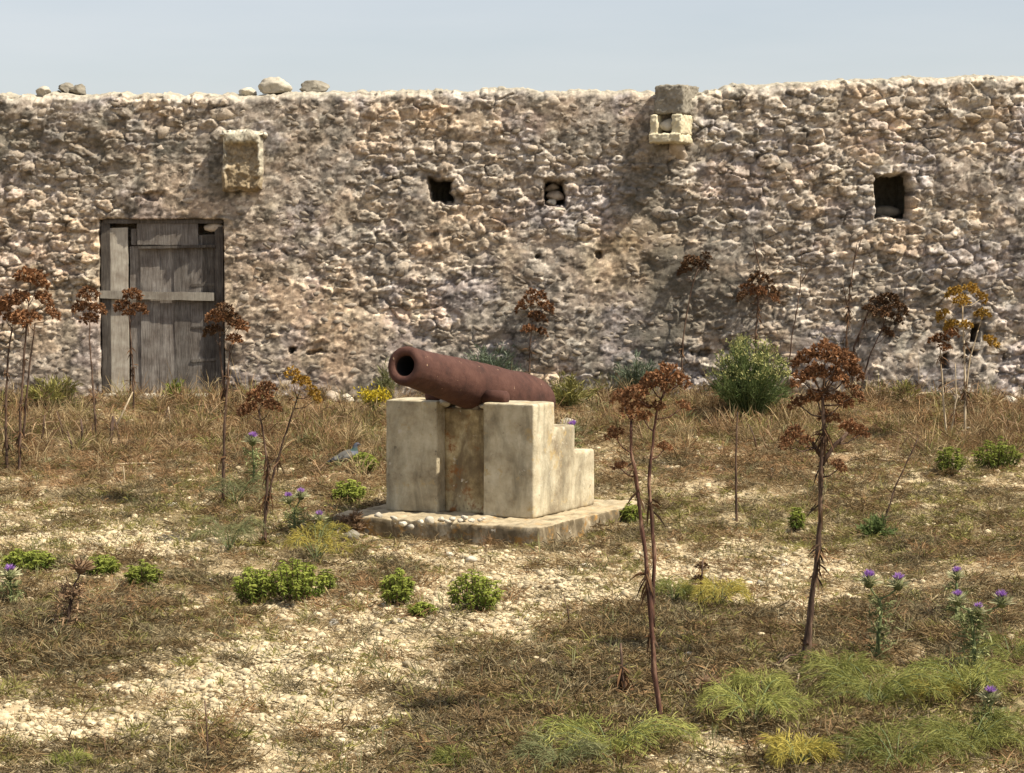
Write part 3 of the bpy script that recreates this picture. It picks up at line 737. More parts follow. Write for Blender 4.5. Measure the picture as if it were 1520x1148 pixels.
# ================================================================== PEDESTAL AND CANNON
TH = R(27)
rv, bv = Vector((math.cos(TH), -math.sin(TH), 0)), Vector((math.sin(TH), math.cos(TH), 0))
PZ = 0.335                                             # top of the plinth
PFR = Vector((0.184, 18.40, PZ)); PW, PH = 1.42, 0.957
PFL = PFR - rv * PW
ped = empty('cannon_pedestal', (PFL.x, PFL.y, PZ - 0.2), 'stepped cream cement pedestal on a low lichened plinth carrying the cannon', 'pedestal', rz=-TH)
def stair(name, u0, u1, front, tops, m, amp=0.012):
    """slice of the pedestal: stair outline in depth, u0..u1 across"""
    D = [front, 0.40, 0.80, 1.20]; pr = [(front, 0.20)]
    for k in range(3): pr += [(D[k], tops[k] + 0.20), (D[k + 1], tops[k] + 0.20)]
    pr.append((1.20, 0.20)); n = len(pr)
    vs_ = [(u0, a, b) for a, b in pr] + [(u1, a, b) for a, b in pr]
    fs_ = [tuple(range(n))[::-1], tuple(range(n, 2 * n))] + [(k, (k + 1) % n, n + (k + 1) % n, n + k) for k in range(n)]
    o = mesh_obj(name, vs_, fs_, m, ped)
    bm = bmesh.new(); bm.from_mesh(o.data); bmesh.ops.recalc_face_normals(bm, faces=bm.faces); bm.to_mesh(o.data); bm.free()
    return worn(o, 0.016, amp, 0.35, 2)
stair('cheek', 0.0, 0.50, 0.0, (PH, 0.735, 0.50), M['conc'])
stair('cheek', 0.94, 1.42, 0.0, (PH, 0.735, 0.50), M['conc'])
stair('centre_fill', 0.495, 0.945, 0.13, (0.895, 0.752, 0.497), M['ochreplaster'], 0.02)
mb = MB(); mb.box((-0.24, -0.50, 0.0), (PW + 0.30, 1.62, 0.20))
plinth = worn(mb.build('plinth', M['plinth'], ped), 0.022, 0.05, 0.30, 5)
plinth['label'] = 'low crumbling plinth slab mottled with orange and grey lichen'
# cannon: a lathe along its own axis, muzzle at the local -Y end
AX0 = PFL + rv * 0.72                                  # axis above the pedestal front
SLOPE = 0.19
can = empty('cannon', (AX0.x, AX0.y, 1.462), 'long rusted iron cannon barrel pointing up over its pedestal', 'cannon', rz=-TH)
can.rotation_euler = Euler((-math.atan(SLOPE), 0, -TH), 'XYZ')
def lathe(name, prof, m, parent, seg=72, close=False):
    vs_, fs_ = [], []
    for (t, r_) in prof:
        for k in range(seg):
            a = 2 * math.pi * k / seg; vs_.append((r_ * math.cos(a), t, r_ * math.sin(a)))
    for k in range(len(prof) - 1):
        for q in range(seg):
            q2 = (q + 1) % seg; fs_.append((k*seg + q, k*seg + q2, (k+1)*seg + q2, (k+1)*seg + q))
    if close: fs_.append(tuple(range(seg))); fs_.append(tuple((len(prof)-1)*seg + q for q in range(seg))[::-1])
    o = mesh_obj(name, vs_, fs_, m, parent, True)
    bm = bmesh.new(); bm.from_mesh(o.data); bmesh.ops.recalc_face_normals(bm, faces=bm.faces); bm.to_mesh(o.data); bm.free(); return o
prof = [(-0.93, 0.082), (-0.95, 0.086), (-0.965, 0.098), (-0.970, 0.118), (-0.966, 0.140), (-0.950, 0.155), (-0.925, 0.160), (-0.88, 0.160), (-0.86, 0.157),
        (-0.70, 0.163), (-0.45, 0.175), (-0.2, 0.187), (0.0, 0.197), (0.2, 0.206), (0.5, 0.217), (0.8, 0.226), (1.02, 0.233), (1.04, 0.240), (1.10, 0.242), (1.12, 0.236), (1.22, 0.238), (1.36, 0.232),
        (1.43, 0.215), (1.48, 0.185), (1.51, 0.14), (1.525, 0.08), (1.55, 0.05), (1.58, 0.055), (1.62, 0.07), (1.66, 0.065), (1.70, 0.03), (1.705, 0.004)]
pp = []
for (a, b) in zip(prof[:-1], prof[1:]):
    n = max(1, int(abs(b[0] - a[0]) / 0.03)); pp += [(a[0] + (b[0] - a[0]) * k / n, a[1] + (b[1] - a[1]) * k / n) for k in range(n)]
pp.append(prof[-1])
barrel = lathe('barrel', pp, M['rust'], can, 96)
vv = np.zeros(len(barrel.data.vertices) * 3); barrel.data.vertices.foreach_get('co', vv); vv = vv.reshape(-1, 3)
ang = np.arctan2(vv[:, 2], vv[:, 0]); dn = 1 + 0.035 * (fbm(np.cos(ang) * 2 + vv[:, 1] * 3, np.sin(ang) * 2 + 5 + vv[:, 1], 501, 4) - 0.5) + 0.02 * (fbm(np.cos(ang) * 9 + vv[:, 1] * 17, np.sin(ang) * 9 + 5, 511, 2) - 0.5)
vv[:, 0] *= dn; vv[:, 2] *= dn; barrel.data.vertices.foreach_set('co', vv.ravel()); barrel.data.update()
lathe('bore', [(-0.935, 0.082), (-0.6, 0.078), (-0.2, 0.077), (-0.19, 0.02), (-0.19, 0.001)], M['bore'], can, 40)
for s_ in (-1, 1):
    mb = MB(); mb.tube([(s_ * 0.17, 0.15, -0.105), (s_ * 0.30, 0.15, -0.105), (s_ * 0.37, 0.15, -0.105), (s_ * 0.385, 0.15, -0.105)], [0.062, 0.060, 0.058, 0.045], 20)
    mb.build('trunnion', M['rust'], can, True)
# packing stones and mortar under the barrel, pebbles on the plinth
for k, (uu, bb, zz, s_) in enumerate([(0.53, 0.10, PH - 0.02, .07), (0.90, 0.12, PH - 0.03, .06), (0.62, 0.17, 0.905, .05), (0.80, 0.17, 0.905, .055)]):
    rock_obj('mortar_lump', 640 + k, (s_, s_ * .9, s_ * .6), M['pale' if k < 2 else 'stone'], (uu, bb, zz + 0.2), (0, 0, k), ped)
plabs = ['cream', 'pale', 'flat white', 'rounded', 'tiny', 'chalky', 'greyish', 'sharp', 'broad', 'chipped', 'oval', 'blunt', 'squarish', 'knobbly']
pl_px = [(598,779,13),(624,777,12),(637,776,18),(655,774,16),(664,776,12),(672,773,13),(683,775,11),(690,772,16),(700,775,12),(712,774,10),(717,771,8),(585,772,14),(610,784,12),(562,768,16)]
for k, (px, py, s_) in enumerate(pl_px):
    d_ = ray(px, py); p = EYE + d_ * ((PZ + 0.015 - EYE.z) / d_.z); s_ = s_ / 180.0
    o = rock_obj('pebble_stone', 660 + k, (s_ * .5, s_ * .45, s_ * .34), M['pale'], (p.x, p.y, PZ + s_ * .2 + 0.012), (0, 0, k * 1.3))
    tag(o, 'small loose limestone pebble lying on the plinth before the pedestal', 'stone', 'pebbles on the plinth')

# ================================================================== DRY FENNEL STALKS
def umbel_mesh(r, seed, m, parent, loc, axis, n=16):
    random.seed(seed); mb = MB(); axis = Vector(axis).normalized()
    u = axis.cross(Vector((0.21, 0.9, 0.3))).normalized(); v_ = axis.cross(u)
    for k in range(n):
        a = k * 2.39996 + random.uniform(-.3, .3); el = math.sqrt((k + 0.5) / n) * 1.35
        d = (axis * math.cos(el) + (u * math.cos(a) + v_ * math.sin(a)) * math.sin(el))
        L = r * random.uniform(0.8, 1.1); t = random.random()
        side = d.cross(Vector((0, 1, 0.1))).normalized() * 0.0025
        e_ = d * L; bend = Vector((0, 0, -0.10 * L * math.sin(el)))
        mb.add([side * -1, side, e_ * 0.5 + side - bend, e_ * 0.5 - side - bend, e_], [(0, 1, 2, 3), (3, 2, 4)], t * 0.6)
        for q in range(17):
            dd = (d * 0.7 + Vector((random.gauss(0, .6), random.gauss(0, .6), random.gauss(0, .6)))).normalized()
            mb.blade(e_ * random.uniform(.86, 1.0), dd, r * random.uniform(0.22, 0.42), r * random.uniform(0.11, 0.2), 0.1, min(1, max(0, t * 0.6 + random.uniform(0, .5))))
    o = mb.build('umbel', m, parent); o.location = loc; return o
def stalk(label, base, stems, umbels, smat='stem', umat='umbel', sheath=0, leaf=True, w0=0.016):
    """dry giant fennel: stems and umbels read from the photograph, standing where the base meets the ground"""
    g = G(*base); Y = g.y; sc = FPX / Y
    t = empty('dried_fennel', g, label, 'dry plant', 'dry giant fennel stalks')
    random.seed(int(base[0] * 7 + base[1])); rel = lambda px, py, dy=0: P(px, py, Y + dy) - g
    nodes = []; mb = MB()
    for si, st in enumerate(stems):
        pts = [rel(q[0], q[1], 0.02 * si) for q in st]
        if si == 0: pts[0] = Vector((pts[0].x, pts[0].y, -0.05))
        fine = []
        for a, b in zip(pts[:-1], pts[1:]):
            k = max(2, int((b - a).length / 0.07)); fine += [a + (b - a) * (j / k) + Vector((random.uniform(-.004, .004), random.uniform(-.006, .006), 0)) for j in range(k)]
        fine.append(pts[-1]); n = len(fine); r0 = w0 * (1.0 if si == 0 else 0.75)
        rad = [r0 * (1 - 0.55 * j / n) * (1 + (0.25 if j % 5 == 0 else 0)) for j in range(n)]
        if si == 0 and sheath: rad = [r_ * (1 + sheath * max(0, 1 - j / (0.18 * n))) for j, r_ in enumerate(rad)]
        mb.tube(fine, rad, 7); nodes += fine
    mb.build('stem', M[smat], t, True)
    for k, (ux, uy, r_) in enumerate(umbels):
        dy = random.uniform(-0.10, 0.10); c = rel(ux, uy + r_ * 0.75, dy); rr = r_ / sc * 1.12
        best = min(nodes, key=lambda q: (Vector((q.x - c.x, 0, q.z - c.z)).length + (3 if q.z > c.z - rr * 0.5 else 0)))
        mid = best.lerp(c, 0.5) + Vector((0, 0, -0.12 * (best - c).length)) + Vector((0.0, 0, 0.0))
        br = MB(); br.tube([best, mid, c], [w0 * 0.30, w0 * 0.24, w0 * 0.18], 5); br.build('branch', M[smat], t, True)
        ax = Vector((c.x - best.x, c.y - best.y, 0)) * 1.2 + Vector((0, 0, 0.25))
        um = umat[k % len(umat)] if isinstance(umat, list) else umat
        umbel_mesh(rr, int(ux * 31 + uy), M[um], t, c, ax, 22 if rr > .07 else 16)
    if leaf:                                           # withered leaf sheaths hanging on the stem
        lf = MB()
        for k in range(3 + 2 * len(stems)):
            q = random.choice(nodes[: max(2, int(len(nodes) * .8))])
            for j in range(9): lf.blade(q + Vector((random.gauss(0, .008), random.gauss(0, .008), random.gauss(0, .02))), (random.uniform(-.6, .6), random.uniform(-.5, .5), random.uniform(-1.2, .3)), random.uniform(.04, .12), .013, .5, random.random())
        if sheath:
            for k in range(80):
                q = nodes[random.randrange(0, max(2, int(len(nodes) * .10)))]
                lf.blade(q, (random.uniform(-.5, .5), random.uniform(-.5, .5), random.uniform(-1, 1)), random.uniform(.06, .15), .018, .4, random.random())
        tag(lf.build('withered_leaf', M['umbeldark'], t), kind='stuff')
    return t
stalk('tall dry fennel with a full brown crown left of the door', (28,705), [[(28,705),(30,620),(36,520),(42,455)], [(34,650),(42,560),(52,480)]], [(45,405,20),(28,440,18),(62,440,15),(14,445,15),(42,468,17),(76,462,11),(55,415,14),(30,465,14)])
stalk('thin forked dry fennel beside the tall full crowned one', (11,702), [[(11,702),(8,610),(12,530),(18,488)]], [(3,452,14),(18,468,12)])
stalk('slim dry fennel against the wall just left of the door frame', (145,668), [[(145,668),(139,590),(133,510),(133,475)]], [(132,432,15),(123,452,13),(143,455,13),(133,470,12)], w0=.013)
stalk('dry fennel with a small crown before the pale door board', (199,612), [[(199,612),(197,545),(193,490),(192,468)]], [(196,434,14),(183,450,12),(204,454,12),(192,462,9)], w0=.012)
stalk('straight single dry fennel standing before the right door post', (330,750), [[(330,750),(333,640),(338,560),(341,515)], [(335,590),(328,540),(326,500)]], [(324,466,17),(341,470,17),(354,480,13),(317,487,13),(347,500,12),(333,455,12)], umat=['umbel', 'umbeldark'])
stalk('twin stemmed fennel with brown and yellow heads and a shaggy black base', (390,815), [[(390,815),(394,765),(398,700),(390,640),(384,610)], [(395,760),(408,695),(426,638),(441,592)]], [(385,585,17),(370,603,14),(401,598,14),(396,572,12),(447,562,13),(462,576,11),(434,550,11),(467,588,9)], umat=['umbel', 'umbel', 'umbel', 'umbel', 'umbelyellow', 'umbelyellow', 'umbelyellow', 'umbelyellow'], sheath=1.3, w0=.015)
stalk('dry brown fennel behind the cannon breech near the wall', (785,578), [[(785,578),(786,520),(790,478)]], [(793,435,14),(780,450,13),(808,452,12),(797,468,13),(785,486,10),(802,490,9)], w0=.013)
stalk('faint dark fennel against the black wall stain', (1010,580), [[(1010,580),(1014,500),(1026,430),(1036,400)]], [(1026,384,12),(1040,392,11),(1018,398,10),(1047,378,8)], umat='umbeldark', w0=.012)
stalk('dark crowned fennel rising behind the big green bush', (1124,592), [[(1124,592),(1122,495),(1126,445)], [(1124,470),(1128,400),(1117,352)]], [(1128,410,15),(1110,425,13),(1142,428,12),(1126,430,12),(1104,436,9),(1147,440,8)], umat=['umbeldark', 'umbel'])
stalk('bare curved twig by the wall right of the green bush', (1166,592), [[(1166,592),(1175,505),(1188,430),(1190,372)], [(1190,418),(1205,396)]], [], w0=.010, leaf=False)
stalk('bare forked dark twig below the large black opening', (1256,588), [[(1256,588),(1256,500),(1262,430),(1268,386),(1281,350)], [(1259,460),(1251,422)], [(1266,400),(1272,362)]], [], smat='stem', w0=.011)
stalk('slanting dark fennel against the wall between bare twig and yellow fennel', (1262,590), [[(1262,590),(1268,515),(1288,465),(1297,455)], [(1276,585),(1290,530),(1308,492),(1314,475)]], [(1300,445,13),(1318,440,14),(1334,454,12),(1311,460,14),(1328,470,10),(1316,490,9),(1290,456,9)], umat='umbeldark')
stalk('yellow headed fennel near the wall with bright ochre umbels', (1433,658), [[(1433,658),(1432,560),(1430,490),(1429,455)], [(1433,590),(1440,530),(1452,490)]], [(1418,430,12),(1440,425,11),(1455,437,10),(1428,443,12),(1457,463,11),(1402,464,11),(1415,478,11),(1434,480,9),(1467,502,12)], smat='stempale', umat='umbelyellow', w0=.014)
stalk('pale stalked brown fennel close beside the yellow headed one', (1406,652), [[(1406,652),(1399,580),(1396,520)], [(1412,640),(1420,590),(1418,540)]], [(1394,500,13),(1410,490,11),(1402,512,9)], smat='stempale', w0=.013)
stalk('twin stemmed reddish fennel right of the pedestal with russet umbels', (985,1085), [[(985,1085),(971,998),(967,918),(960,850),(950,752),(944,709),(937,672),(937,625)], [(968,930),(972,840),(968,772),(962,720),(966,683),(970,641),(977,605),(988,580)]],
      [(990,548,19),(1007,560,15),(968,563,18),(946,578,18),(924,584,15),(935,604,16),(976,600,12),(956,614,13),(914,640,14),(985,660,11),(921,688,11),(1012,598,11),(985,568,14),(950,596,12)], smat='stemred', w0=.0155)
stalk('stout dark stemmed fennel with the largest russet crown, right of the twin stem', (1193,992), [[(1193,992),(1205,887),(1213,834),(1218,772),(1218,709),(1221,657),(1223,620),(1221,585)], [(1219,690),(1240,660),(1258,642)], [(1219,676),(1204,655),(1188,645)]],
      [(1225,515,20),(1200,525,19),(1250,525,18),(1262,545,16),(1210,548,19),(1236,553,19),(1193,556,16),(1188,592,15),(1214,584,17),(1246,590,17),(1266,578,15),(1230,616,15),(1180,640,16),(1197,650,11),(1260,630,17),(1276,636,12),(1243,688,13),(1170,655,10),(1240,530,16)], w0=.020, sheath=1.3)
stalk('leafless upright stalk between the two big russet fennels', (1093,775), [[(1093,775),(1092,700),(1095,612)]], [], w0=.012, leaf=False)
stalk('thin leaning twig rising from a dark green tuft', (1305,790), [[(1305,790),(1330,722),(1363,650)]], [], w0=.009, leaf=False)
stalk('short withered grey stalk beside the yellow feathery clump', (1040,905), [[(1040,905),(1041,870),(1043,832)]], [(1043,838,9),(1036,856,8)], umat='umbeldark', w0=.009)
stalk('short black withered stalk at the foot of the twin stemmed fennel', (926,1042), [[(926,1042),(924,1000),(921,955)]], [], umat='umbeldark', w0=.012, sheath=1.5)
stalk('single thin brown twig rising from russet litter', (311,1140), [[(311,1140),(308,1090),(304,1040)]], [], w0=.006, leaf=False)

# ================================================================== BUSHES AND SMALL PLANTS
def px_size(base, wpx, hpx):
    g = G(*base); return g, wpx * g.y / FPX, hpx * g.y / FPX
def fine_bush(name, label, base, wpx, hpx, n, L, wd, m, group=None, stems=26, top=None, topn=0):
    g, bw, bh = px_size(base, wpx, hpx)
    t = empty(name, g, label, 'bush', group)
    nb = max(14, n // 60)
    a = RNG.uniform(0, 2 * np.pi, nb); rr = np.sqrt(RNG.uniform(0, 1, nb)); tipx = np.cos(a) * rr * bw / 2; tipy = np.sin(a) * rr * bw / 2
    tipz = bh * np.sqrt(np.clip(1 - rr ** 2 * 0.8, 0, 1)) * RNG.uniform(0.58, 1.05, nb)
    mb = MB()
    for k in range(nb):
        mb.tube([(tipx[k] * .15, tipy[k] * .15, -.03), (tipx[k] * .6, tipy[k] * .6, tipz[k] * .5), (tipx[k], tipy[k], tipz[k])], [.006, .004, .002], 4)
    mb.build('stem', M['stemgreen'], t)
    kk = RNG.integers(0, nb, n); f = RNG.uniform(0.12, 1.0, n) ** 0.75
    tip = np.stack([tipx, tipy, tipz], 1)[kk]
    base_ = tip * f[:, None]; base_[:, :2] *= (0.55 + 0.45 * f)[:, None]
    base_ += RNG.normal(size=(n, 3)) * np.array([.03, .03, .02]) * (bw / 0.9)
    base_[:, 2] = np.clip(base_[:, 2], 0.0, None)
    dr = tip * np.array([1.2, 1.2, 0.8]) / (np.linalg.norm(tip, axis=1, keepdims=True) + 1e-6) + RNG.normal(size=(n, 3)) * 0.5 + np.array([0, 0, .35])
    blade_obj('foliage', base_, dr, RNG.uniform(.6, 1.2, n) * L, RNG.uniform(.7, 1.2, n) * wd, RNG.uniform(0, .3, n), RNG.uniform(0, 1, n), M[m], t)
    if top:
        kk = RNG.integers(0, nb, topn); tip = np.stack([tipx, tipy, tipz], 1)[kk]
        keep = tip[:, 2] > bh * 0.55; tip = tip[keep]; kn = len(tip)
        blade_obj('flower', tip + RNG.normal(size=(kn, 3)) * np.array([.045, .045, .03]), RNG.normal(size=(kn, 3)) + np.array([0, 0, .8]), RNG.uniform(.02, .045, kn), RNG.uniform(.012, .02, kn), np.zeros(kn), RNG.uniform(0, 1, kn), M[top], t)
    return t
fine_bush('fennel_bush', 'large feathery green bush with yellowish flower tops beside the wall', (1112,624), 128, 118, 8000, .11, .008, 'bush', top='bushtop', topn=2600)
fine_bush('blue_green_bush', 'blue green bush at the wall foot behind the cannon barrel', (728,588), 112, 88, 4200, .085, .011, 'bluegreen')
fine_bush('blue_green_bush', 'smaller blue green bush before the black wall stain', (944,590), 78, 68, 2600, .08, .010, 'bluegreen')
fine_bush('flowering_bush', 'small bright yellow flowering bush left of the pedestal', (557,612), 46, 34, 700, .06, .010, 'fernyellow', top='yellow', topn=900)
fine_bush('dry_bush', 'low olive broom bush behind the cannon breech', (845,606), 110, 50, 1700, .10, .009, 'olive')
fine_bush('dry_bush', 'low yellowish bush against the wall left of the door', (80,605), 90, 52, 1300, .09, .011, 'olive')
fine_bush('dry_bush', 'small green weed growing on the door sill', (262,592), 48, 30, 700, .06, .012, 'green')
fine_bush('dry_bush', 'olive weed below the yellow fennel heads', (1345,600), 46, 36, 600, .07, .010, 'olive')
fine_bush('dry_bush', 'tall green weed by the wall left of the cannon muzzle', (578,590), 40, 62, 600, .11, .011, 'ferngrey')
fine_bush('dry_bush', 'dark green tuft at the base of the leaning twig', (1303,800), 56, 34, 700, .07, .012, 'bush')

def spurge(label, base, wpx, hpx, n=0, m='green'):
    """leafy little shrub: upright stems with whorls of narrow leaves"""
    g, bw, bh = px_size(base, wpx, hpx); t = empty('spurge_shrub', g, label, 'shrub', 'small leafy green shrubs')
    random.seed(int(base[0] * 3 + base[1])); ns = n or max(8, int(bw * 85)); st = MB(); lf = MB()
    for k in range(ns):
        a = k * 2.39996 + random.uniform(-.4, .4); rr = math.sqrt((k + .5) / ns) * bw / 2
        tip = Vector((math.cos(a) * rr, math.sin(a) * rr, bh * math.sqrt(max(0.08, 1 - (rr / (bw / 2)) ** 2 * .75)) * random.uniform(.75, 1.0)))
        b0 = Vector((tip.x * .25, tip.y * .25, -.02)); md = b0.lerp(tip, .5) + Vector((tip.x * .18, tip.y * .18, 0))
        st.tube([b0, md, tip], [.005, .004, .003], 4)
        for j in range(62):
            f = 1.02 - .67 * random.random() ** 1.5; q = md.lerp(tip, (f - .5) * 2) if f > .5 else b0.lerp(md, f * 2)
            an = random.uniform(0, 6.28); up = -0.1 + 0.9 * (f - .4)
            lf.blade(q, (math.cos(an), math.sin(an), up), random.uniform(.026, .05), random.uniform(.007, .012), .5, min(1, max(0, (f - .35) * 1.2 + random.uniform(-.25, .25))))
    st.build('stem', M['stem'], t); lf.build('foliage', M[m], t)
    return t
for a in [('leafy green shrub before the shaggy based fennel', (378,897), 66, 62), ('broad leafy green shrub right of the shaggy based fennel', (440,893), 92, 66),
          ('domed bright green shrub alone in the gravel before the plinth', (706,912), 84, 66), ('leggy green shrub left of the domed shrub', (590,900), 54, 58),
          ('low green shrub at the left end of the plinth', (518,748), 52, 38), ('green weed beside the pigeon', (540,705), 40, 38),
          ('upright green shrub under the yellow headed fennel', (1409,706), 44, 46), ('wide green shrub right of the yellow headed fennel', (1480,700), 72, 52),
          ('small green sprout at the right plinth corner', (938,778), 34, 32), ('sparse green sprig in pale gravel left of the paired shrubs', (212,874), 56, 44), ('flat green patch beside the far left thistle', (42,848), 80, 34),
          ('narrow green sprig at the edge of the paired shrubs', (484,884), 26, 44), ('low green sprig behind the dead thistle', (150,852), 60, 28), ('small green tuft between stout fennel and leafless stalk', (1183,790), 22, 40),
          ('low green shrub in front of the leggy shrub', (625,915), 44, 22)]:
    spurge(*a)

def frond_clump(label, base, wpx, hpx, m, nf=13, dens=30, name='fennel_clump'):
    """feathery leaves arching from one root"""
    g, bw, bh = px_size(base, wpx, hpx); t = empty(name, g, label, 'fennel leaves', 'feathery fennel clumps')
    random.seed(int(base[0] * 5 + base[1])); rc = MB(); B, D, L_, T_ = [], [], [], []
    for k in range(nf):
        a = k * 2.39996 + random.uniform(-.5, .5); ln = bw / 2 * random.uniform(.6, 1.1); hh = bh * random.uniform(.55, 1.1)
        pts = [Vector((math.cos(a) * ln * f, math.sin(a) * ln * f, hh * (1.9 * f - 1.45 * f * f) * 1.35)) for f in [j / 7 for j in range(8)]]
        rc.tube(pts, [.004 - .0004 * j for j in range(8)], 4)
        tn = random.random() * .5
        for j in range(dens * 4):
            f = random.uniform(.18, 1.0); i0 = min(6, int(f * 7)); q = pts[i0].lerp(pts[i0 + 1], f * 7 - i0); ax = (pts[i0 + 1] - pts[i0]).normalized()
            sd = ax.cross(Vector((0, 0, 1))).normalized() * random.choice((-1, 1)); wl_ = .10 * (1.15 - f) * min(1, bw / .6) + .025
            off = random.uniform(0, .75) * wl_
            q2 = q + (sd + ax * .5) * off + Vector((0, 0, random.uniform(-.02, .025)))
            dd = sd * random.uniform(.3, 1) + ax * random.uniform(.2, 1.1) + Vector((0, 0, random.uniform(-.5, .7)))
            B.append(q2); D.append(dd); L_.append(random.uniform(.03, .075)); T_.append(min(1, tn + random.random() * .5))
    rc.build('rachis', M['stemgreen'], t)
    n = len(B); blade_obj('leaflet', np.array([list(b) for b in B]), np.array([list(d) for d in D]), np.array(L_), np.full(n, .0036), RNG.uniform(0, .4, n), np.array(T_), M[m], t)
    return t
for a in [('feathery green fennel leaves at the foot of the twin stemmed fennel', (905,1125), 250, 62, 'fern', 16, 36), ('arching green fennel leaves right of the twin stemmed fennel', (1120,1075), 200, 60, 'fern', 15, 36),
          ('broad feathery green clump under the paired purple thistles', (1300,1050), 250, 62, 'fern', 18, 40), ('feathery green clump before the branched thistle', (1440,1040), 210, 58, 'fern', 16, 38),
          ('feathery green clump around the fading thistle', (1440,1125), 230, 66, 'fern', 17, 40), ('yellowing feathery clump beside the dark withered cushion', (1185,1140), 130, 44, 'fernyellow', 12, 30),
          ('orange tinged feathery leaves among green clumps', (1385,1040), 110, 30, 'fernyellow', 10, 24), ('yellow feathery clump beside the short grey stalk', (1070,905), 110, 46, 'fernyellow', 13, 32), ('pale green feathery clump behind the twin stemmed fennel', (1000,895), 70, 34, 'fern', 9, 24),
          ('grey green feathery clump left of the shaggy based fennel', (340,820), 120, 56, 'ferngrey', 12, 30), ('yellow green feathery clump beyond the paired shrubs', (470,838), 110, 62, 'fernyellow', 12, 30),
          ('grey green arching leaves around the straight fennel', (350,752), 120, 52, 'ferngrey', 12, 26), ('small bright feathery tuft on bare stony soil', (672,1142), 62, 26, 'fern', 9, 24),
          ('small feathery green tuft at the gravel edge', (100,1143), 56, 20, 'fern', 8, 22), ('feathery green clump below the arching leaves', (1330,1142), 220, 56, 'fern', 15, 36),
          ('green and yellow feathery clump beside the orange tinged leaves', (1250,1015), 150, 42, 'fern', 12, 30), ('pale feathery leaves spread before the fennel clump', (830,1140), 150, 40, 'ferngrey', 10, 28),
          ('feathery green clump by the stout fennel foot', (1130,1035), 110, 36, 'fern', 10, 28), ('feathery clump under the branched thistle', (1500,985), 130, 40, 'fern', 10, 28)]:
    frond_clump(*a)

def thistle(label, base, stem_pts, heads, purple=True, dead=False, leafn=60):
    """spiny thistle: stem, spiny leaves, bristly bulbs with purple tufts"""
    g = G(*base); Y = g.y; t = empty('thistle', g, label, 'thistle', 'thistles in the dry grass'); random.seed(int(base[0] + base[1] * 3))
    rel = lambda px, py: P(px, py, Y) - g
    sm = 'stem' if dead else 'stemgreen'; mb = MB(); nodes = []
    main = [rel(*q) for q in stem_pts]; main[0].z = -.02
    for a, b in zip(main[:-1], main[1:]): nodes += [a.lerp(b, j / 6) for j in range(6)]
    nodes.append(main[-1]); mb.tube(nodes, [.014 - .005 * j / len(nodes) for j in range(len(nodes))], 6)
    for (hx_, hy_, hr) in heads:
        c = rel(hx_, hy_ + hr * 1.0); best = min(nodes, key=lambda q: (q - c).length + (2 if q.z > c.z - .01 else 0))
        mb.tube([best, best.lerp(c, .5) + Vector((0, 0, -.01)), c], [.006, .005, .006], 6)
        r_ = hr * Y / FPX * 1.15
        V_, F_ = ico(2); Vb_ = V_ * np.array([r_ * .8, r_ * .8, r_ * .95]); head = fast_mesh('flower_head', Vb_, F3=F_, m=M['deadhead' if dead else 'thistle'], parent=t, tint=RNG.uniform(0, .6, len(Vb_)))
        head.location = c + Vector((0, 0, r_ * .5))
        n = 130; dr = RNG.normal(size=(n, 3)); dr /= np.linalg.norm(dr, axis=1, keepdims=True); dr[:, 2] = np.abs(dr[:, 2]) * .7 - .25
        blade_obj('spine', dr * r_ * .75, dr + np.array([0, 0, .25]), RNG.uniform(.6, 1.7, n) * r_, np.full(n, r_ * .17), np.zeros(n), RNG.uniform(0, 1, n), M['deadhead' if dead else 'spine'], head)
        if purple:
            n = 110; dr = RNG.normal(size=(n, 3)) * np.array([.62, .62, .2]) + np.array([0, 0, .85])
            blade_obj('petal_tuft', np.zeros((n, 3)) + np.array([0, 0, r_ * .7]), dr, RNG.uniform(.9, 1.35, n) * r_, np.full(n, r_ * .16), np.zeros(n), RNG.uniform(0, 1, n), M['purple'], head)
    mb.build('stem', M[sm], t, True)
    B, D, L_ = [], [], []
    for k in range(leafn):
        q = nodes[int(random.random() ** 1.3 * (len(nodes) - 1))]; an = random.uniform(0, 6.28); ln = random.uniform(.05, .13)
        d_ = Vector((math.cos(an), math.sin(an), random.uniform(-.1, .8)))
        B.append(q); D.append(d_); L_.append(ln)
        for j in range(5):
            f = random.uniform(.3, .9); B.append(q + d_ * ln * f); D.append(d_ * .5 + Vector((random.gauss(0, .7), random.gauss(0, .7), random.gauss(.1, .6)))); L_.append(ln * .35)
    n = len(B); blade_obj('leaf', np.array([list(b) for b in B]), np.array([list(d) for d in D]), np.array(L_), np.full(n, .011), RNG.uniform(0, .5, n), RNG.uniform(0, 1, n), M['deadhead' if dead else 'thistle'], t)
    return t
thistle('purple thistle with one head beside the straight fennel', (376,722), [(376,722),(377,690),(375,668)], [(375,652,7)])
thistle('low purple thistle with two heads near the shaggy based fennel', (438,792), [(438,792),(437,770),(436,756)], [(428,740,6),(447,734,6)])
thistle('purple thistle at the left end of the plinth', (476,806), [(476,806),(475,790),(474,780)], [(474,767,6)], leafn=35)
thistle('thistle with two purple heads on one pale green stem', (1302,985), [(1302,985),(1304,940),(1308,905),(1305,890)], [(1290,860,9),(1333,864,9)], leafn=70)
thistle('branched spiny thistle with two purple heads and pale spines', (1446,1002), [(1446,1002),(1446,960),(1443,925),(1438,905)], [(1421,888,8),(1487,890,9),(1452,905,7)], leafn=110)
thistle('single purple thistle behind the branched spiny one', (1421,930), [(1421,930),(1420,895),(1420,866)], [(1420,852,7)], leafn=40)
thistle('purple thistle among flat green leaves at the gravel margin', (15,900), [(15,900),(16,878),(15,862)], [(15,850,8)], leafn=60)
thistle('purple thistle showing above the pedestal steps', (848,700), [(848,700),(849,670),(850,648)], [(850,635,7)], leafn=40)
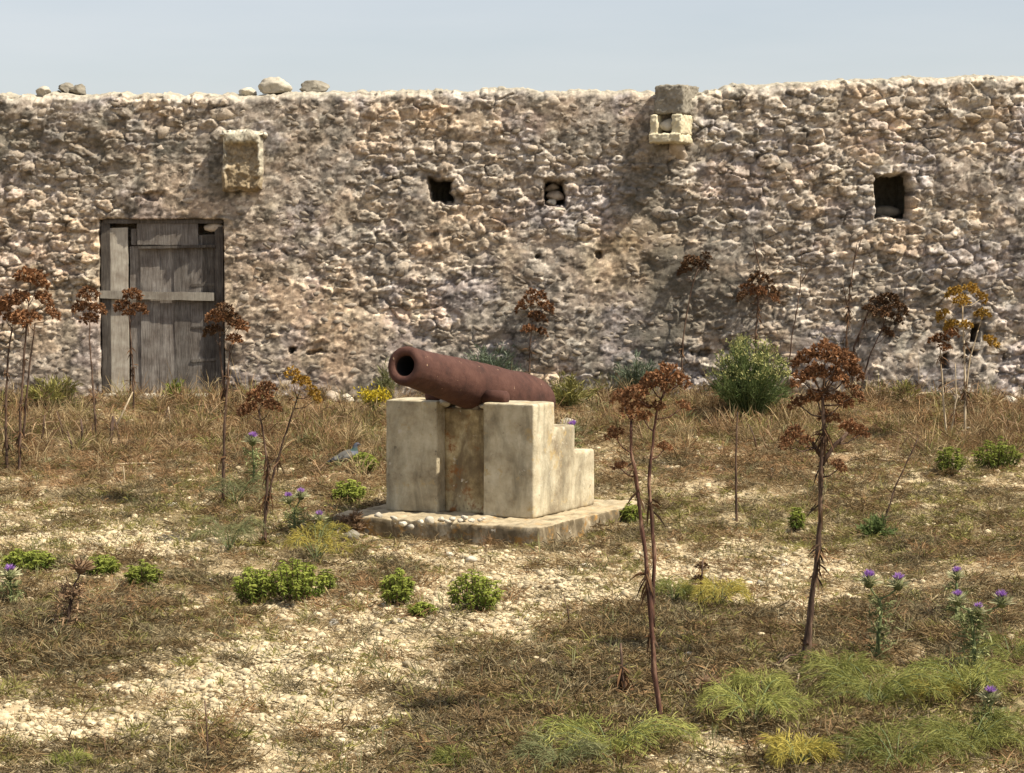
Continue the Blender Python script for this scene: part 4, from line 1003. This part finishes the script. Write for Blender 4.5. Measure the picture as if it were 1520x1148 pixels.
thistle('fading spiny thistle amid feathery green leaves', (1470,1110), [(1470,1110),(1468,1075),(1470,1050)], [(1470,1032,9)], leafn=90)
thistle('dead brown spiny thistle left of the gravel', (98,935), [(98,935),(105,895),(112,865)], [(120,838,10),(98,880,7)], purple=False, dead=True, leafn=80)
thistle('grey dried thistle head lying by the plinth corner', (522,792), [(522,792),(520,780),(518,770)], [(512,772,7),(527,765,7),(533,780,6)], purple=False, dead=True, leafn=40)
thistle('round grey dried thistle head between the two big fennels', (1052,1040), [(1052,1040),(1051,1028),(1050,1018)], [(1050,1010,9)], purple=False, dead=True, leafn=16)

# ------- fallen stalks
def stick(label, a, b, wd=.012, lift=.03, m='stempale'):
    g0, g1 = G(*a), G(*b); random.seed(int(a[0] * 9 + b[0])); mid = g0.lerp(g1, .5); mid.z = max(mid.z, float(gz(mid.x, mid.y))) + lift
    mb = MB(); mb.tube([Vector((0, 0, lift * .6)), (mid - g0) + Vector((0, .02, 0)), (g1 - g0) + Vector((0, 0, lift))], [wd, wd * .9, wd * .6], 7)
    o = mb.build('fallen_stalk', M[m], None, True); o.location = g0
    return tag(o, label, 'stalk', 'fallen dry stalks')
stick('pale stalk lying slantwise on russet grass left of the gravel', (126,672), (180,722))
stick('second pale stalk crossing the slanting one', (112,668), (172,718), .009)
stick('thin level pale stalk on russet ground below the door', (155,694), (232,693), .009)
stick('pale level stalk on bare soil right of the stout fennel', (1262,686), (1340,690), .012)
stick('pale thick stalk propped at the wall foot behind the stout fennel', (1335,604), (1392,588), .014, .10)
stick('white stick at the left end of the plinth', (500,798), (524,772), .010, .06)
stick('brown curved stalk lying before the stout fennel', (1150,1000), (1196,992), .008, .08, 'stem')
def prop(label, a, top, wd=.012, m='stempale', name='broken_stalk'):
    g0 = G(*a); p = P(top[0], top[1], g0.y); mb = MB(); d = p - g0
    mb.tube([(0, 0, -.03), d * .5 + Vector((.01, 0, 0)), d], [wd, wd * .8, wd * .5], 7); o = mb.build(name, M[m], None, True); o.location = g0
    return tag(o, label, 'stalk', 'broken standing stalks')
prop('pale broken stalk leaning before the door sill', (162,650), (197,582), .013)
prop('dead grey stump of stalks before the door', (160,668), (168,618), .028, 'stem')
prop('dark broken stalk stump right of the leaning pale one', (178,662), (170,622), .016, 'stem')
prop('short pale broken stalk in brown grass below the door planks', (252,640), (250,604), .010)
prop('forked dry stalk stub in front of the door planks', (240,640), (249,606), .010, 'stem')
prop('short upright pale stub on russet grass', (183,722), (183,692), .008)
prop('pale curved stalk at the foot of the stout fennel', (1176,1030), (1186,1000), .007)
for k, (a, b, t_) in enumerate([((122,668), (120,622), .020), ((134,660), (138,628), .014), ((108,676), (100,640), .012), ((60,660), (66,616), .013), ((95,652), (84,610), .011)]):
    prop(['thick dark dead stump between the left fennels', 'thin dark dead stub beside the thick stump', 'leaning dark stub left of the thick dead stump', 'dark stub behind the tall full crowned fennel', 'slanting dark twig before the low yellowish bush'][k], a, b, t_, 'stem')
prop('dark stub leaning beside the leafless upright stalk', (1124,668), (1112,630), .010, 'stem')
prop('thin dark bent stalk in the gravel before the plinth', (846,935), (836,882), .006, 'stem')

# ------- loose stones on the ground
gst = [(1163,842,16,'squarish white stone on the gravel beside the stout fennel'),(1020,905,14,'white stone left of the yellow feathery clump'),(866,842,14,'rounded stone in gravel right of the plinth'),(1022,975,18,'white stone between the two big russet fennels'),
       (830,988,13,'cream stone in brown litter left of the black withered stalk'),(1002,972,12,'flat stone beside the twin stemmed fennel'),(312,866,16,'cream stone left of the paired green shrubs'),(496,928,22,'large flat white stone in the gravel below the paired shrubs'),
       (592,925,16,'white stone below the leggy green shrub'),(1224,1042,13,'white stone among feathery leaves by the stout fennel'),(1020,985,10,'small stone beside the white one between the big fennels'),(668,1095,14,'round white stone in brown soil'),
       (78,925,14,'cream stone near the dead brown thistle'),(668,826,16,'cream stone at the plinth foot'),(700,834,18,'flat cream stone before the plinth'),(1070,668,12,'pale stone on bare russet soil right of the pedestal'),(1145,700,12,'white stone on bare russet soil near the stout fennel'),
       (255,752,16,'pale stone at the far gravel edge'),(985,690,10,'small pale stone behind the twin stemmed fennel'),(1438,640,14,'white stone at the foot of the yellow headed fennel'),(560,650,11,'pale stone in dry grass left of the pedestal'),(345,1118,17,'orange tinted stone beside russet litter'),(310,1075,16,'tan stone behind the thin brown twig')]
for k, (px, py, s_, lab) in enumerate(gst):
    g = G(px, py); s_ = s_ * g.y / FPX
    o = rock_obj('loose_stone', 700 + k, (s_ * .55, s_ * .5, s_ * .34), M['pale'], g + Vector((0, 0, s_ * .12)), (0, 0, k * 1.7)); tag(o, lab, 'stone', 'loose stones on the ground')
for k, (px, py, s_) in enumerate([(492,588,30),(515,586,24),(470,590,20),(440,592,18),(533,594,16),(380,594,18),(1296,592,26),(1285,598,14),(1385,594,24),(1345,598,18),(1420,598,22),(1500,600,24),(1180,604,16),(640,594,18),(350,596,14),(412,590,15),(30,604,16)]):
    g = G(px, py); s_ = s_ * g.y / FPX
    o = rock_obj('fallen_rubble', 760 + k, (s_ * .55, s_ * .4, s_ * .42), M['pale' if k % 2 else 'stone'], g + Vector((0, 0, s_ * .15)), (0, 0, k * 1.1)); tag(o, 'chunk of pale rubble fallen at the foot of the stone wall', 'stone', 'rubble along the wall foot')
for k, (px, py, s_, lab) in enumerate([(520,806,34,'grey rock at the left plinth corner'),(548,792,22,'knobbly brown rock on the left plinth edge'),(1130,870,14,'pale rock in gravel behind the yellow clump')]):
    g = G(px, py); s_ = s_ * g.y / FPX
    o = rock_obj('loose_rock', 790 + k, (s_ * .6, s_ * .5, s_ * .42), M['greyblock' if k < 2 else 'pale'], g + Vector((0, 0, s_ * .15)), (0, 0, k)); tag(o, lab, 'rock')
# loose rock on the wall side behind the pedestal steps
g = G(842,640); o = rock_obj('loose_rock', 799, (.13, .1, .1), M['pale'], g + Vector((0, 0, .06))); tag(o, 'pale rock behind the pedestal steps', 'rock')

# ================================================================== PIGEON
def pigeon():
    g = G(516, 694)
    t = empty('pigeon', g, 'grey pigeon with barred wings standing in dry grass left of the pedestal', 'bird', rz=R(14))
    # centre line tail -> beak base: (x, z, half width, half height)
    prof = [(-.205,.062,.022,.005),(-.17,.068,.030,.008),(-.135,.078,.034,.014),(-.10,.092,.045,.030),(-.06,.105,.057,.046),(-.02,.115,.064,.056),(.02,.124,.064,.058),(.05,.138,.056,.056),(.068,.162,.041,.044),(.074,.186,.029,.030),(.078,.206,.022,.024),(.086,.222,.0205,.022),(.100,.231,.019,.019),(.114,.231,.014,.014),(.122,.229,.007,.007)]
    # finer spine
    pr = []
    for k in range(len(prof) - 1):
        p0 = prof[max(0, k-1)]; p1 = prof[k]; p2 = prof[k+1]; p3 = prof[min(len(prof)-1, k+2)]
        for j in range(4):
            u = j / 4; pr.append(tuple(0.5 * ((2*p1[i]) + (-p0[i]+p2[i])*u + (2*p0[i]-5*p1[i]+4*p2[i]-p3[i])*u*u + (-p0[i]+3*p1[i]-3*p2[i]+p3[i])*u**3) for i in range(4)))
    pr.append(prof[-1]); vs_, fs_, cs = [], [], []; S = 20; n = len(pr)
    for k, (x_, z_, a, b) in enumerate(pr):
        q0, q1 = pr[max(0, k-1)], pr[min(n-1, k+1)]; d = Vector((q1[0]-q0[0], 0, q1[1]-q0[1])).normalized(); up = Vector((-d.z, 0, d.x))
        for j in range(S):
            an = 2 * math.pi * j / S; p = Vector((x_, 0, z_)) + Vector((0, 1, 0)) * a * math.cos(an) + up * b * math.sin(an); vs_.append(p)
            top = math.sin(an)
            if k < 12: c = (0.06, 0.065, 0.075)
            elif x_ < .045: c = (0.11, 0.105, 0.095) if top > -.3 else (0.09, 0.085, 0.08)
            elif p.z < .20: c = (0.045, 0.075, 0.07) if (p.z > .165) else (0.13, 0.14, 0.17)
            else: c = (0.07, 0.08, 0.10)
            cs.append(c)
    for k in range(n - 1):
        for j in range(S): fs_.append((k*S+j, k*S+(j+1)%S, (k+1)*S+(j+1)%S, (k+1)*S+j))
    fs_ += [tuple(range(S))[::-1], tuple((n-1)*S + j for j in range(S))]
    def vobj(name, v, f, c):
        me = bpy.data.meshes.new(name); me.from_pydata([tuple(q) for q in v], [], f); me.polygons.foreach_set('use_smooth', [True] * len(f))
        a = me.attributes.new('Col', 'FLOAT_COLOR', 'POINT'); a.data.foreach_set('color', np.array([(*q, 1) for q in c], np.float32).ravel())
        me.materials.append(M['feather']); o = bpy.data.objects.new(name, me); return link(o, t)
    vobj('body', vs_, fs_, cs)
    for s_ in (-1, 1):                                  # folded wings with two dark bars
        v, f, c = [], [], []; NU, NV = 26, 9
        for iu in range(NU):
            u = iu / (NU - 1); xx = .055 - .235 * u; hw = .040 * math.sin(min(1, u * 2.2 + .25) * math.pi / 2) * (1 - max(0, u - .45) / .56) ** .8 + .002
            zc = .128 - .055 * u; yo = .066 * (1 - .75 * max(0, u - .25))
            for iv in range(NV):
                vv_ = iv / (NV - 1) * 2 - 1; v.append((xx, s_ * (yo + .006 - .018 * vv_ * vv_ - .012 * max(0, vv_)), zc + hw * vv_))
                uu = u + .10 * vv_; dark = (.46 < uu < .53) or (.64 < uu < .72) or u > .80
                c.append((0.03, 0.032, 0.04) if dark else (0.15, 0.145, 0.13))
        for iu in range(NU - 1):
            for iv in range(NV - 1): f.append((iu*NV+iv, iu*NV+iv+1, (iu+1)*NV+iv+1, (iu+1)*NV+iv))
        o = vobj('wing', v, f, c); so_ = o.modifiers.new('thick', 'SOLIDIFY'); so_.thickness = .008; so_.offset = 0
    mb = MB(); mb.tube([(.118, 0, .229), (.130, 0, .226), (.143, 0, .219)], [.0065, .005, .001], 8); mb.build('beak', plain('beak horn', (.06, .055, .05)), t, True)
    for s_ in (-1, 1):
        V_, F_ = ico(2); o = fast_mesh('eye', V_ * .0045, F3=F_, m=plain('eye orange', (.35, .10, .02), .3), parent=t, smooth=True); o.location = (.104, s_ * .0185, .235)
        mb = MB(); lg = (.0, s_ * .022)
        mb.tube([(lg[0], lg[1], .085), (lg[0] - .008, lg[1], .045), (lg[0], lg[1], .006)], [.010, .005, .004], 7)
        for q in (-.5, 0, .5): mb.tube([(lg[0], lg[1], .006), (lg[0] + .034 * math.cos(q), lg[1] + .034 * math.sin(q), .003)], [.0035, .002], 5)
        mb.tube([(lg[0], lg[1], .006), (lg[0] - .018, lg[1], .003)], [.0035, .002], 5)
        mb.build('leg', plain('pink leg', (.35, .10, .09)), t, True)
pigeon()

# ================================================================== GROUND COVER (nobody could count it)
def proto(objs, name):
    c = bpy.data.collections.new(name)
    for o in objs: c.objects.link(o)
    return c
def tuft(n, L, wd, spread, up, droop, m, rad=.03, curl=0.0):
    a = RNG.uniform(0, 6.283, n); r_ = rad * np.sqrt(RNG.uniform(0, 1, n))
    b = np.stack([np.cos(a) * r_, np.sin(a) * r_, np.full(n, -.008)], 1)
    d = np.stack([np.cos(a) * spread, np.sin(a) * spread, np.full(n, up)], 1) + RNG.normal(size=(n, 3)) * (.35 + curl)
    d[:, 2] = np.abs(d[:, 2]) * (1 if curl < .6 else .6)
    if curl: b[:, 2] += RNG.uniform(0, L * .7, n)
    return blade_obj('tuft', b, d, RNG.uniform(.45, 1.2, n) * L, RNG.uniform(.6, 1.2, n) * wd, RNG.uniform(0, droop, n), RNG.uniform(0, 1, n), M[m], link_it=False)
def scatter(name, label, cat, protos, pts, rot, scl):
    n = len(pts); me = bpy.data.meshes.new(name); me.vertices.add(n); me.vertices.foreach_set('co', np.asarray(pts, np.float32).ravel())
    for nm, ty, key, dat in (('rot', 'FLOAT_VECTOR', 'vector', rot), ('scl', 'FLOAT_VECTOR', 'vector', scl), ('idx', 'INT', 'value', RNG.integers(0, len(protos), n))):
        at = me.attributes.new(nm, ty, 'POINT'); at.data.foreach_set(key, np.asarray(dat, np.int32 if ty == 'INT' else np.float32).ravel())
    o = link(bpy.data.objects.new(name, me)); tag(o, label, cat, kind='stuff')
    ng = bpy.data.node_groups.new(name + ' scatter', 'GeometryNodeTree')
    ng.interface.new_socket('Geometry', in_out='INPUT', socket_type='NodeSocketGeometry'); ng.interface.new_socket('Geometry', in_out='OUTPUT', socket_type='NodeSocketGeometry')
    N, Lk = ng.nodes, ng.links; gi, go = N.new('NodeGroupInput'), N.new('NodeGroupOutput')
    ci = N.new('GeometryNodeCollectionInfo'); ci.inputs['Collection'].default_value = proto(protos, name + ' kit'); ci.inputs['Separate Children'].default_value = True; ci.inputs['Reset Children'].default_value = True
    ip = N.new('GeometryNodeInstanceOnPoints'); ip.inputs['Pick Instance'].default_value = True
    def na(nm, ty):
        q = N.new('GeometryNodeInputNamedAttribute'); q.data_type = ty; q.inputs['Name'].default_value = nm; return q.outputs['Attribute']
    Lk.new(gi.outputs[0], ip.inputs['Points']); Lk.new(ci.outputs[0], ip.inputs['Instance'])
    Lk.new(na('idx', 'INT'), ip.inputs['Instance Index']); Lk.new(na('rot', 'FLOAT_VECTOR'), ip.inputs['Rotation']); Lk.new(na('scl', 'FLOAT_VECTOR'), ip.inputs['Scale'])
    Lk.new(ip.outputs[0], go.inputs[0])
    md_ = o.modifiers.new('scatter', 'NODES'); md_.node_group = ng
    return o
def candidates(n, ylo=9.2, yhi=26.85):
    y = RNG.uniform(ylo, yhi, n); x = RNG.uniform(-1, 1, n) * (y * 0.25 + 1.4)
    z = gz(x, y)
    u = (x - PFL.x) * rv.x + (y - PFL.y) * rv.y; v = (x - PFL.x) * bv.x + (y - PFL.y) * bv.y
    keep = ~((u > -.25) & (u < PW + .31) & (v > -.52) & (v < 1.64))
    x, y, z = x[keep], y[keep], z[keep]; qx, qy = to_px(x, y, z); return x, y, z, qx, qy
def thin(c, dens):
    k = RNG.uniform(0, 1, len(c[0])) < dens; return tuple(a[k] for a in c)
def place(name, label, cat, protos, c, smin, smax, tilt=.15, flat=1.0):
    n = len(c[0]); s_ = RNG.uniform(smin, smax, n)
    scl = np.stack([s_ * RNG.uniform(.8, 1.25, n), s_ * RNG.uniform(.8, 1.25, n), s_ * RNG.uniform(.75, 1.2, n) * flat], 1)
    rot = np.stack([RNG.normal(size=n) * tilt, RNG.normal(size=n) * tilt, RNG.uniform(0, 6.283, n)], 1)
    return scatter(name, label, cat, protos, np.stack([c[0], c[1], c[2]], 1), rot, scl)
def fields(c):
    x, y, z, qx, qy = c
    return dict(gr=patch(qx, qy, GRAVEL), br=patch(qx, qy, BROWN), ru=patch(qx, qy, RUSSET), ol=patch(qx, qy, OLIVE), gn=patch(qx, qy, GREEN),
                n=fbm(x * 1.6, y * 1.6, 601, 3), n2=fbm(x * 5, y * 5, 607, 3), far=sstep(680, 615, qy), qy=qy)
# gravel
peb = []
for k in range(8):
    V_, F_ = rock(800 + k, 1, 7, (1, .8, .55), .12); peb.append(fast_mesh('pebble', V_, F3=F_, m=M['pebble'], link_it=False))
c = candidates(330000); f = fields(c)
dens = np.clip(0.20 + 0.95 * f['gr'] * (.4 + f['n2']) + .25 * (f['n'] - .45) - .35 * f['br'] - .3 * f['gn'] - .12 * f['far'], .03, .9)
c = thin(c, dens); n = len(c[0]); s_ = np.clip(RNG.lognormal(math.log(.0145), .5, n), .006, .05)
scatter('gravel', 'cream limestone gravel and pebbles strewn over the soil', 'gravel', peb, np.stack([c[0], c[1], c[2] + s_ * .15], 1), np.stack([RNG.normal(size=n) * .2, RNG.normal(size=n) * .2, RNG.uniform(0, 6.28, n)], 1), np.repeat(s_[:, None], 3, 1))
# litter of brown cushions
pr_ = [tuft(95, .045, .0038, .8, .6, .4, 'greybrown', .06, .9) for k in range(3)] + [tuft(95, .05, .0038, .8, .6, .4, 'brown', .06, .9) for k in range(2)] + [tuft(80, .045, .004, .8, .6, .4, 'olive', .06, .8), tuft(220, .055, .0038, .8, .6, .4, 'greybrown', .10, .9), tuft(220, .06, .0038, .8, .6, .4, 'brown', .10, .9)]
c = candidates(60000); f = fields(c)
c = thin(c, np.clip(.10 + .8 * f['br'] * (.4 + f['n2']) + .15 * f['ru'] + .3 * (f['n'] - .5) + .12 * f['ol'] - .25 * f['gr'], .02, .9))
place('brown_litter', 'grey brown cushions of withered low plants and twigs', 'ground cover', pr_, c, .6, 1.75)
# straw and twig bits lying about
def litter(n, m):
    a = RNG.uniform(0, 6.283, n); r_ = .14 * np.sqrt(RNG.uniform(0, 1, n)); an = RNG.uniform(0, 6.283, n)
    b = np.stack([np.cos(a) * r_, np.sin(a) * r_, RNG.uniform(.002, .03, n)], 1)
    d = np.stack([np.cos(an), np.sin(an), RNG.normal(size=n) * .35], 1)
    return blade_obj('litter', b, d, RNG.uniform(.02, .09, n), RNG.uniform(.002, .0045, n), RNG.uniform(0, .2, n), RNG.uniform(0, 1, n), M[m], link_it=False)
pr_ = [litter(34, 'straw') for k in range(3)] + [litter(34, 'greybrown') for k in range(2)] + [litter(30, 'rusty')]
c = candidates(26000); f = fields(c)
c = thin(c, np.clip(.40 + .6 * (f['n2'] - .5) - .34 * f['gr'], .06, .9))
place('plant_litter', 'bits of straw and broken twigs lying on the soil', 'ground cover', pr_, c, .7, 1.3)
# straw
pr_ = [tuft(26, .10, .005, .7, .8, .6, 'straw', .035) for k in range(4)] + [tuft(22, .08, .005, .8, .7, .6, 'greybrown', .035) for k in range(2)]
c = candidates(46000); f = fields(c)
c = thin(c, np.clip(.14 + .35 * f['ol'] + .25 * f['ru'] + .35 * (f['n'] - .45) + .10 * f['br'] + .25 * f['far'] - .12 * f['gr'], .03, .8))
place('straw_grass', 'short dry straw coloured grass tufts', 'grass', pr_, c, .45, 1.15)
pr_ = [tuft(7, .16, .004, .35, 1.0, .3, 'umbeldark', .02, .05) for k in range(2)] + [tuft(9, .13, .006, .5, 1.0, .3, 'ferngrey', .025, .15) for k in range(2)] + [tuft(8, .17, .004, .4, 1.0, .4, 'straw', .02) for k in range(2)]
c = candidates(9000); f = fields(c)
c = thin(c, np.clip(.15 + .22 * f['br'] + .2 * f['ol'] + .5 * (f['n2'] - .5), .04, .7))
place('dry_sprigs', 'single dry and grey green sprigs standing in the gravel', 'ground cover', pr_, c, .4, 1.1)
# russet
pr_ = [tuft(46, .085, .0042, .9, .6, .6, 'rusty', .05, .35) for k in range(4)]
c = candidates(40000); f = fields(c)
c = thin(c, np.clip(.02 + .42 * f['ru'] * (.3 + f['n2']) + .12 * f['far'] + .1 * (f['n2'] - .5), 0, .7))
place('russet_grass', 'russet dead grass and leaf litter', 'grass', pr_, c, .5, 1.5)
# olive
pr_ = [tuft(30, .07, .006, .8, .8, .5, 'olive', .04, .2) for k in range(4)]
c = candidates(46000); f = fields(c)
c = thin(c, np.clip(.05 + .42 * f['ol'] * (.3 + f['n2']) + .2 * f['gn'] + .15 * f['br'] + .12 * (f['n'] - .45), .01, .8))
place('olive_grass', 'olive green low grass and herbs', 'grass', pr_, c, .5, 1.25)
# green sprouts
pr_ = [tuft(20, .035, .010, .9, .6, .3, 'green', .03) for k in range(2)] + [tuft(26, .05, .006, .9, .6, .4, 'fern', .04) for k in range(3)]
c = candidates(40000); f = fields(c)
c = thin(c, np.clip(.015 + .45 * f['gn'] * (.3 + f['n2']) + .10 * f['ol'] + .16 * f['br'] * (f['n2'] > .48), 0, .8))
place('green_sprouts', 'small fresh green sprouts and feathery seedlings', 'ground cover', pr_, c, .5, 1.4)
# taller dry growth towards the wall
pr_ = [tuft(30, .26, .006, .45, 1.0, .5, 'straw', .07, .1) for k in range(2)] + [tuft(36, .22, .007, .6, .9, .6, 'brown', .08, .3) for k in range(2)] + [tuft(34, .24, .006, .5, 1.0, .5, 'rusty', .07, .2) for k in range(2)] + [tuft(30, .22, .006, .5, 1.0, .4, 'olive', .06, .1) for k in range(2)]
c = candidates(30000, 19.0, 26.85); f = fields(c)
c = thin(c, np.clip(sstep(720, 610, f['qy']) * (.04 + .48 * sstep(.45, .62, f['n'])) + .05 * f['ru'] - .25 * patch(c[3], c[4], [(1110,700,230,36,1)]), 0, .5))
pr_ += [tuft(14, .34, .007, .5, 1.0, .3, 'straw', .06, .1), tuft(14, .32, .010, .6, .9, .4, 'deadhead', .06, .2), tuft(16, .26, .008, .6, .9, .4, 'umbeldark', .08, .4), tuft(22, .16, .012, .7, .8, .3, 'ferngrey', .07, .2)]
place('tall_dry_grass', 'tangled taller dry grass along the wall foot', 'grass', pr_, c, .3, 1.1)
